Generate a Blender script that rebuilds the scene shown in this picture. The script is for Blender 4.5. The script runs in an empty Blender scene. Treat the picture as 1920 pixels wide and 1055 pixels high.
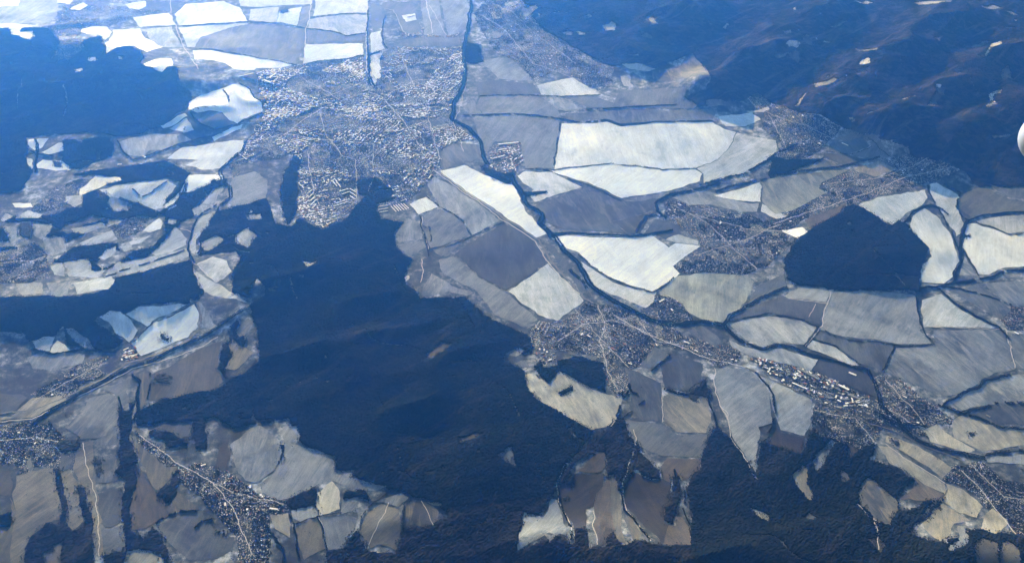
import bpy, math, random
import numpy as np
from mathutils import Vector, geometry
random.seed(7)
scene = bpy.context.scene
C = scene.collection

# ------------------------------------------------------------------ camera, world, sun, exposure
CAM_H = 10000.0
PITCH = 40.0
HFOV = 56.0
cam_data = bpy.data.cameras.new('camera')
cam_data.sensor_width = 36.0
cam_data.lens = 18.0 / math.tan(math.radians(HFOV / 2))
cam_data.clip_start = 0.5
cam_data.clip_end = 400000.0
cam = bpy.data.objects.new('camera', cam_data)
cam.location = (0, 0, CAM_H)
cam.rotation_euler = (math.radians(90 - PITCH), 0, 0)
C.objects.link(cam)
scene.camera = cam

SUN_EL, SUN_AZ = 14.5, -18.0        # azimuth clockwise from +Y (the view direction)
world = bpy.data.worlds.new('World')
scene.world = world
world.use_nodes = True
wn = world.node_tree
wn.nodes.clear()
sky = wn.nodes.new('ShaderNodeTexSky')
sky.sky_type = 'NISHITA'
sky.sun_disc = False
sky.sun_elevation = math.radians(SUN_EL)
sky.sun_rotation = math.radians(SUN_AZ)
sky.altitude = 800
bg = wn.nodes.new('ShaderNodeBackground')
bg.inputs['Strength'].default_value = 0.09
wo = wn.nodes.new('ShaderNodeOutputWorld')
wn.links.new(sky.outputs[0], bg.inputs[0])
wn.links.new(bg.outputs[0], wo.inputs[0])

sd = bpy.data.lights.new('sun', 'SUN')
sd.energy = 5.0
sd.angle = math.radians(0.5)
sd.color = (1.0, 0.97, 0.95)
sun = bpy.data.objects.new('sun', sd)
e, a = math.radians(SUN_EL), math.radians(SUN_AZ)
to_sun = Vector((math.sin(a) * math.cos(e), math.cos(a) * math.cos(e), math.sin(e)))
sun.rotation_euler = to_sun.to_track_quat('Z', 'Y').to_euler()
sun.location = (0, 0, 11000)
C.objects.link(sun)
vs = scene.view_settings
vs.view_transform = 'Standard'
vs.look = 'None'
vs.gamma = 1.0
vs.exposure = 1.1
vs.use_curve_mapping = False

HAZE_DENSITY = 2.55e-5
HAZE_COLOR = (0.06, 0.29, 1.0)
HAZE_G = 0.86

# ------------------------------------------------------------------ noise and relief
def _hash(ix, iy, s):
    v = (ix.astype(np.int64) * 374761393 + iy.astype(np.int64) * 668265263 + s * 69069) & 0xffffffff
    v = ((v ^ (v >> 13)) * 1274126177) & 0xffffffff
    return ((v ^ (v >> 16)) & 0xffffff) / float(0xffffff)

def vnoise(x, y, s=0):
    ix, iy = np.floor(x), np.floor(y)
    fx, fy = x - ix, y - iy
    fx = fx * fx * fx * (fx * (fx * 6 - 15) + 10); fy = fy * fy * fy * (fy * (fy * 6 - 15) + 10)
    a_, b_ = _hash(ix, iy, s), _hash(ix + 1, iy, s)
    c_, d_ = _hash(ix, iy + 1, s), _hash(ix + 1, iy + 1, s)
    return (a_ * (1 - fx) + b_ * fx) * (1 - fy) + (c_ * (1 - fx) + d_ * fx) * fy - 0.5

def fbm(x, y, s=0, o=3):
    t, k, f = 0, 1.0, 1.0
    for i in range(o):
        t = t + k * vnoise(x * f + 17.3 * i, y * f - 9.1 * i, s + i); k *= 0.5; f *= 2.03
    return t

HF = 960.0 / math.tan(math.radians(HFOV / 2))
def ray(px, py):
    u, v = (px - 960.0) / HF, (527.5 - py) / HF
    cp, sp = math.cos(math.radians(PITCH)), math.sin(math.radians(PITCH))
    return np.array([u, cp + v * sp, -sp + v * cp])
def flat(px, py):
    d = ray(px, py)
    t = CAM_H / -d[2]
    return d[0] * t, d[1] * t

# wooded ridges: (px0,py0, px1,py1, half width m, height m)
RIDGES = [(560, 560, 900, 860, 1500, 210), (0, 600, 330, 560, 650, 150), (60, 130, 300, 190, 2200, 330),
          (1180, 110, 1330, 20, 700, 300), (1340, 170, 1560, 20, 700, 420), (1530, 220, 1800, 30, 650, 430), (1650, 250, 1920, 90, 600, 380), (1640, 250, 1920, 290, 700, 200),
          (1560, 470, 1660, 500, 700, 110), (1000, 1055, 1900, 1055, 450, 150), (250, 360, 340, 330, 500, 60),
          (1000, 20, 1250, 40, 900, 200), (1750, 290, 1920, 190, 500, 260)]
_R = []
for r_ in RIDGES:
    x0, y0 = flat(r_[0], r_[1]); x1, y1 = flat(r_[2], r_[3])
    _R.append((x0, y0, x1, y1, r_[4], r_[5]))
def hgt(x, y):
    x = np.asarray(x, float); y = np.asarray(y, float)
    z = 46 * fbm(x / 2400, y / 2000, 3, 2) + 20 * vnoise(x / 640, y / 580, 9)
    for (x0, y0, x1, y1, w, hh) in _R:
        dx, dy = x1 - x0, y1 - y0
        t = np.clip(((x - x0) * dx + (y - y0) * dy) / (dx * dx + dy * dy), 0, 1)
        d2 = ((x - x0 - t * dx) ** 2 + (y - y0 - t * dy) ** 2) / (w * w)
        m = np.exp(-d2 * 1.1)
        rid = 1 - 2.2 * np.abs(vnoise(x / 1300 + y / 3000, y / 900 - x / 2600, 21)) + 0.5 * vnoise(x / 420, y / 420, 31)
        z = z + hh * m * (0.45 + 0.62 * rid)
    return z

def unproj(px, py):
    """points of the picture -> points of the ground (the relief included)"""
    px = np.asarray(px, float); py = np.asarray(py, float)
    d = ray(px, py)
    t = CAM_H / -d[2]
    for _ in range(14):
        t = 0.5 * t + 0.5 * (CAM_H - hgt(d[0] * t, d[1] * t)) / -d[2]
    return np.stack([d[0] * t, d[1] * t], -1)

def P(s):
    """outline string -> pixel array; points on the frame go on beyond it"""
    pts = np.array([[float(v) for v in q.split(',')] for q in s.split()])
    x, y = pts[:, 0].copy(), pts[:, 1].copy()
    x[pts[:, 0] <= 0] = -240; x[pts[:, 0] >= 1920] = 2160
    y[pts[:, 1] <= 0] = -90; y[pts[:, 1] >= 1055] = 1240
    return x, y

def ground_poly(s, warp=1.0, step=24.0, closed=True):
    g = unproj(*P(s))
    out = []
    n = len(g)
    for i in range(n if closed else n - 1):
        p, q = g[i], g[(i + 1) % n]
        k = max(1, int(np.hypot(*(q - p)) / step))
        for j in range(k): out.append(p + (q - p) * j / k)
    if not closed: out.append(g[-1])
    o = np.array(out)
    wx = fbm(o[:, 0] / 170, o[:, 1] / 170, 41, 4) * 34 + vnoise(o[:, 0] / 520, o[:, 1] / 520, 47) * 20
    wy = fbm(o[:, 0] / 170, o[:, 1] / 170, 51, 4) * 34 + vnoise(o[:, 0] / 520, o[:, 1] / 520, 57) * 20
    return o + warp * np.stack([wx, wy], -1)

# ------------------------------------------------------------------ object helpers
def mesh_np(name, V, F, mat=None, parent=None, smooth=False):
    """V (n,3), F list of int arrays (m,k)"""
    me = bpy.data.meshes.new(name)
    if not isinstance(F, list): F = [F]
    F = [f for f in F if len(f)]
    loops = np.concatenate([f.ravel() for f in F])
    sizes = np.concatenate([np.full(len(f), f.shape[1]) for f in F])
    me.vertices.add(len(V)); me.vertices.foreach_set('co', np.asarray(V, np.float32).ravel())
    me.loops.add(len(loops)); me.loops.foreach_set('vertex_index', loops.astype(np.int32))
    me.polygons.add(len(sizes))
    me.polygons.foreach_set('loop_start', np.concatenate([[0], np.cumsum(sizes)[:-1]]).astype(np.int32))
    me.polygons.foreach_set('loop_total', sizes.astype(np.int32))
    me.polygons.foreach_set('use_smooth', np.full(len(sizes), smooth))
    me.update(calc_edges=True); me.validate()
    if mat:
        for m in (mat if isinstance(mat, list) else [mat]): me.materials.append(m)
    o = bpy.data.objects.new(name, me)
    if parent: o.parent = parent
    C.objects.link(o)
    return o

def tag(o, label=None, cat=None, group=None, kind=None):
    if label: o['label'] = label
    if cat: o['category'] = cat
    if group: o['group'] = group
    if kind: o['kind'] = kind
    return o

# ------------------------------------------------------------------ materials
class NT:
    def __init__(s, name, rough=0.9, spec=0.2):
        s.m = bpy.data.materials.new(name); s.m.use_nodes = True
        s.t = s.m.node_tree
        s.b = s.t.nodes['Principled BSDF']
        s.b.inputs['Roughness'].default_value = rough
        s.b.inputs['Specular IOR Level'].default_value = spec
    def n(s, ty, **kw):
        q = s.t.nodes.new(ty)
        for k, v in kw.items():
            if k in q.inputs.keys(): q.inputs[k].default_value = v
            else: setattr(q, k, v)
        return q
    def l(s, a_, b_): s.t.links.new(a_, b_)
    def math(s, op, a_, b_=0.0, clamp=False):
        q = s.n('ShaderNodeMath', operation=op, use_clamp=clamp)
        for i, v in enumerate((a_, b_)):
            if isinstance(v, (int, float)): q.inputs[i].default_value = v
            else: s.l(v, q.inputs[i])
        return q.outputs[0]
    def ramp(s, f, stops):
        q = s.n('ShaderNodeValToRGB')
        el = q.color_ramp.elements
        while len(el) < len(stops): el.new(0.5)
        for e_, (p_, c_) in zip(el, stops):
            e_.position = p_; e_.color = (*c_, 1) if len(c_) == 3 else c_
        s.l(f, q.inputs[0]); return q.outputs[0]
    def mix(s, f, a_, b_, mode='MIX'):
        q = s.n('ShaderNodeMix', data_type='RGBA', blend_type=mode)
        for k, v in ((0, f), (6, a_), (7, b_)):
            if isinstance(v, (int, float)): q.inputs[k].default_value = v
            elif isinstance(v, tuple): q.inputs[k].default_value = (*v, 1)
            else: s.l(v, q.inputs[k])
        return q.outputs[2]
    def noise(s, vec, size, detail=4, rough=0.55, scale=(1, 1, 1), rot=None, dist=0.0):
        mp = s.n('ShaderNodeMapping')
        mp.inputs['Scale'].default_value = tuple(v / size for v in scale)
        if rot is not None:
            r_ = s.n('ShaderNodeVectorRotate', rotation_type='Z_AXIS')
            r_.inputs['Angle'].default_value = -math.radians(rot); s.l(vec, r_.inputs['Vector']); vec = r_.outputs[0]
        s.l(vec, mp.inputs[0])
        q = s.n('ShaderNodeTexNoise', Scale=1.0, Detail=detail, Roughness=rough, Distortion=dist)
        s.l(mp.outputs[0], q.inputs['Vector'])
        return q.outputs[0]

def field_material():
    t = NT('field_snow_and_stubble', 0.85, 0.25)
    pos = t.n('ShaderNodeNewGeometry').outputs['Position']
    oi = t.n('ShaderNodeObjectInfo')
    rnd = oi.outputs['Random']
    # own drift direction for every field
    vr = t.n('ShaderNodeVectorRotate', rotation_type='Z_AXIS')
    t.l(pos, vr.inputs['Vector']); t.l(t.math('ADD', t.math('MULTIPLY', rnd, 1.5), 0.9), vr.inputs['Angle'])
    rp = vr.outputs[0]
    drift = t.noise(pos, 900, 6, 0.6, (1.15, 0.8, 1), 20, 0.9)
    patch = t.noise(pos, 420, 7, 0.66, (1.1, 0.85, 1), 14, 0.8)
    fine = t.noise(pos, 75, 5, 0.75)
    till = t.noise(rp, 150, 3, 0.5, (0.08, 1.3, 1))
    wear = t.math('ADD', t.math('MULTIPLY', drift, 0.6), t.math('MULTIPLY', patch, 0.4))
    wear = t.math('ADD', wear, t.math('MULTIPLY', t.math('SUBTRACT', rnd, 0.5), 0.10))
    bare = t.ramp(wear, [(0.38, (1, 1, 1)), (0.50, (.35, .35, .35)), (0.60, (0, 0, 0))])      # 1 = soil shows through thin cover; painted shade on full snow
    # full snow cover hides the soil, thin cover lets it through
    sepc = t.n('ShaderNodeSeparateColor'); t.l(oi.outputs['Color'], sepc.inputs[0])
    full = t.math('MULTIPLY', sepc.outputs[1], 1.35, True)
    dark_thin = t.mix(1.0, oi.outputs['Color'], (0.36, 0.38, 0.42), 'MULTIPLY')
    dark_full = t.mix(1.0, oi.outputs['Color'], (0.66, 0.71, 0.79), 'MULTIPLY')  # full snow: slight shade painted in as a darker, bluish tone
    dark = t.mix(full, dark_thin, dark_full)
    pale_thin = t.mix(1.0, oi.outputs['Color'], (1.6, 1.57, 1.52), 'MULTIPLY')  # paler tone where more snow lies on the soil
    pale_full = t.mix(1.0, oi.outputs['Color'], (1.06, 1.06, 1.05), 'MULTIPLY')
    pale_tone = t.mix(full, pale_thin, pale_full)
    c = t.mix(bare, pale_tone, dark)
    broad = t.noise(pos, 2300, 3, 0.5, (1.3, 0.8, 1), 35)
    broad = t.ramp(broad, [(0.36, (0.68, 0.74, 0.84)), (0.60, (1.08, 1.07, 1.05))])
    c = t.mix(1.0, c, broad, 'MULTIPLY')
    # wind-blown streaks
    streak = t.noise(rp, 260, 5, 0.62, (0.4, 1.9, 1), -14, 0.8)
    c = t.mix(t.math('MULTIPLY', t.ramp(streak, [(0.50, (0, 0, 0)), (0.64, (0.9, 0.9, 0.9))]), t.math('SUBTRACT', 1.0, t.math('MULTIPLY', full, 0.75))), c, pale_tone)
    # narrow plots worked on different days
    pm = t.n('ShaderNodeMapping'); pm.inputs['Scale'].default_value = (1 / 900, 1 / 95, 0); t.l(rp, pm.inputs[0])
    pv = t.n('ShaderNodeTexVoronoi', feature='F1', distance='CHEBYCHEV'); t.l(pm.outputs[0], pv.inputs['Vector'])
    ps = t.n('ShaderNodeSeparateColor'); t.l(pv.outputs['Color'], ps.inputs[0])
    amp = t.math('ADD', t.math('MULTIPLY', t.math('SUBTRACT', till, 0.5), 0.8),
                 t.math('MULTIPLY', t.math('SUBTRACT', fine, 0.5), 0.7))
    amp = t.math('ADD', amp, t.math('MULTIPLY', t.math('SUBTRACT', ps.outputs[0], 0.5), 0.26))
    # snow that has filled hollows is smoother: the thin cover varies more
    amp = t.math('MULTIPLY', amp, t.math('SUBTRACT', 1.15, t.math('MULTIPLY', full, 0.65)))
    bmp = t.n('ShaderNodeBump', Strength=0.6, Distance=14.0)
    t.l(t.noise(pos, 260, 5, 0.6, (1.2, 0.8, 1), 12), bmp.inputs['Height']); t.l(bmp.outputs[0], t.b.inputs['Normal'])
    k = t.math('ADD', amp, 1.0)
    kc = t.n('ShaderNodeCombineXYZ')
    for i in range(3): t.l(k, kc.inputs[i])
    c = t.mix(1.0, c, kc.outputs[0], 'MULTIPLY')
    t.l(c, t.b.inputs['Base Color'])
    return t.m

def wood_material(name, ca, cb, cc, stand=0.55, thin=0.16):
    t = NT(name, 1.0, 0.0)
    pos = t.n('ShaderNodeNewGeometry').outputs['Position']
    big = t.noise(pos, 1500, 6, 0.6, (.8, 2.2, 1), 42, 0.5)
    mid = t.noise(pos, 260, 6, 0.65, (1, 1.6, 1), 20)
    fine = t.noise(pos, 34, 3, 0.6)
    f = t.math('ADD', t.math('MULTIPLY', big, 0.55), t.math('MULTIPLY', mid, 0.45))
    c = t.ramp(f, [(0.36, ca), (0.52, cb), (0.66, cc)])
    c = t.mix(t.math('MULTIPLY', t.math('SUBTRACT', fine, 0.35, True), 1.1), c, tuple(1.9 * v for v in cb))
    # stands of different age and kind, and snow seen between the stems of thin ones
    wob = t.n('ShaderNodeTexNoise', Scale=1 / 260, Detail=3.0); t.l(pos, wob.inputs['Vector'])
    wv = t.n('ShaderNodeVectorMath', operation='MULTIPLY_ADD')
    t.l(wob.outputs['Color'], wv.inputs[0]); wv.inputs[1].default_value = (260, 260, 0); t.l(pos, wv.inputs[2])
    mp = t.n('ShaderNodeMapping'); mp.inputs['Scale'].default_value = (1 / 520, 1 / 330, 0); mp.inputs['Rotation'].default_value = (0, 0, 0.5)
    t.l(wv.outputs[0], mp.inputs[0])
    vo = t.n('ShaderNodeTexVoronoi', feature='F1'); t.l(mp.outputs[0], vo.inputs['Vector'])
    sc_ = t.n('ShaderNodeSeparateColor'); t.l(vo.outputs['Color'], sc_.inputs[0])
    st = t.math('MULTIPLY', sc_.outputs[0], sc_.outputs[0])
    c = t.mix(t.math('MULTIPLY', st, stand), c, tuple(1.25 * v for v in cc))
    strk = t.noise(pos, 900, 6, 0.66, (0.45, 2.6, 1), 42, 1.0)  # pale ridge-wise streaks; on the mountains they also paint in sunlit ridges
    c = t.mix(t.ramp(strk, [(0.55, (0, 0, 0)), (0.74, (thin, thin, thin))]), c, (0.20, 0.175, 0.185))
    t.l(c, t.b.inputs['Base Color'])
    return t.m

def ground_material():
    t = NT('ground_thin_snow', 0.9, 0.2)
    pos = t.n('ShaderNodeNewGeometry').outputs['Position']
    big = t.noise(pos, 1100, 6, 0.6, (1.2, 0.9, 1), 20, 0.8)
    mid = t.noise(pos, 130, 6, 0.65)
    f = t.math('ADD', t.math('MULTIPLY', big, 0.5), t.math('MULTIPLY', mid, 0.5))
    c = t.ramp(f, [(0.41, (0.02, 0.024, 0.03)), (0.48, (0.05, 0.06, 0.07)), (0.55, (0.16, 0.18, 0.21)), (0.62, (0.45, 0.48, 0.53))])
    t.l(c, t.b.inputs['Base Color'])
    return t.m

def town_material():
    t = NT('town_gardens_and_yards', 0.9, 0.2)
    pos = t.n('ShaderNodeNewGeometry').outputs['Position']
    def cells(sx, sy, rot):
        v = t.n('ShaderNodeTexVoronoi', feature='F1', distance='CHEBYCHEV')
        mp = t.n('ShaderNodeMapping'); mp.inputs['Scale'].default_value = (1 / sx, 1 / sy, 0)
        mp.inputs['Rotation'].default_value = (0, 0, rot)
        t.l(pos, mp.inputs[0]); t.l(mp.outputs[0], v.inputs['Vector'])
        sep = t.n('ShaderNodeSeparateColor'); t.l(v.outputs['Color'], sep.inputs[0])
        return sep.outputs[0]
    mid = t.noise(pos, 300, 5, 0.6)
    sel = t.ramp(t.noise(pos, 420, 3, 0.5), [(0.48, (0, 0, 0)), (0.52, (1, 1, 1))])
    cc_ = t.mix(sel, cells(55, 26, 0.6), cells(30, 62, 0.25))
    f = t.math('ADD', t.math('MULTIPLY', cc_, 0.7), t.math('MULTIPLY', mid, 0.6))
    c = t.ramp(f, [(0.40, (0.015, 0.019, 0.025)), (0.70, (0.028, 0.034, 0.043)), (0.88, (0.07, 0.08, 0.10)), (0.94, (0.5, 0.53, 0.57)), (1.0, (0.8, 0.82, 0.85))])
    t.l(c, t.b.inputs['Base Color'])
    return t.m

def plain(name, col, size=25, var=0.3, rough=0.8, spec=0.3):
    t = NT(name, rough, spec)
    pos = t.n('ShaderNodeNewGeometry').outputs['Position']
    f = t.noise(pos, size, 4, 0.6)
    c = t.ramp(f, [(0.3, tuple(v * (1 - var) for v in col)), (0.7, tuple(min(0.92, v * (1 + var)) for v in col))])
    t.l(c, t.b.inputs['Base Color'])
    return t.m

M_FIELD = field_material()
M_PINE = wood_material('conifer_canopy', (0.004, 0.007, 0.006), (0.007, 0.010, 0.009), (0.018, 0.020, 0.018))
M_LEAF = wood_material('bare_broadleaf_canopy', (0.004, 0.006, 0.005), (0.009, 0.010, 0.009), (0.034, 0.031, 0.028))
M_MOUNT = wood_material('mountain_beech_canopy', (0.004, 0.007, 0.006), (0.008, 0.010, 0.010), (0.075, 0.062, 0.064), 0.4, 0.6)  # pale third tone and strong streaks also put ridge sunlight into the colour
M_TREE = plain('tree_belt_crowns', (0.026, 0.028, 0.024), 40, 0.4, 0.95, 0.1)
M_GROUND = ground_material()
M_TOWN = town_material()
M_ROADS = plain('snowy_road', (0.50, 0.50, 0.52), 80, 0.2)
M_ROADD = plain('wet_dark_road', (0.10, 0.10, 0.105), 80, 0.3, 0.5)
M_ROOFS = plain('snow_covered_roof', (0.80, 0.81, 0.83), 30, 0.15, 0.8)
M_ROOFG = plain('grey_sheet_roof', (0.20, 0.21, 0.23), 30, 0.3, 0.5)
M_ROOFR = plain('red_tile_roof', (0.24, 0.10, 0.07), 30, 0.3)
M_WALL = plain('rendered_wall', (0.28, 0.26, 0.23), 20, 0.3)
M_WATER = NT('river_water', 0.12, 0.5); M_WATER.b.inputs['Base Color'].default_value = (0.02, 0.03, 0.035, 1); M_WATER = M_WATER.m
BELT_W = 0.85
def ALB(s): return min(0.9, 0.012 + 0.98 * s ** 2.3)
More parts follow.
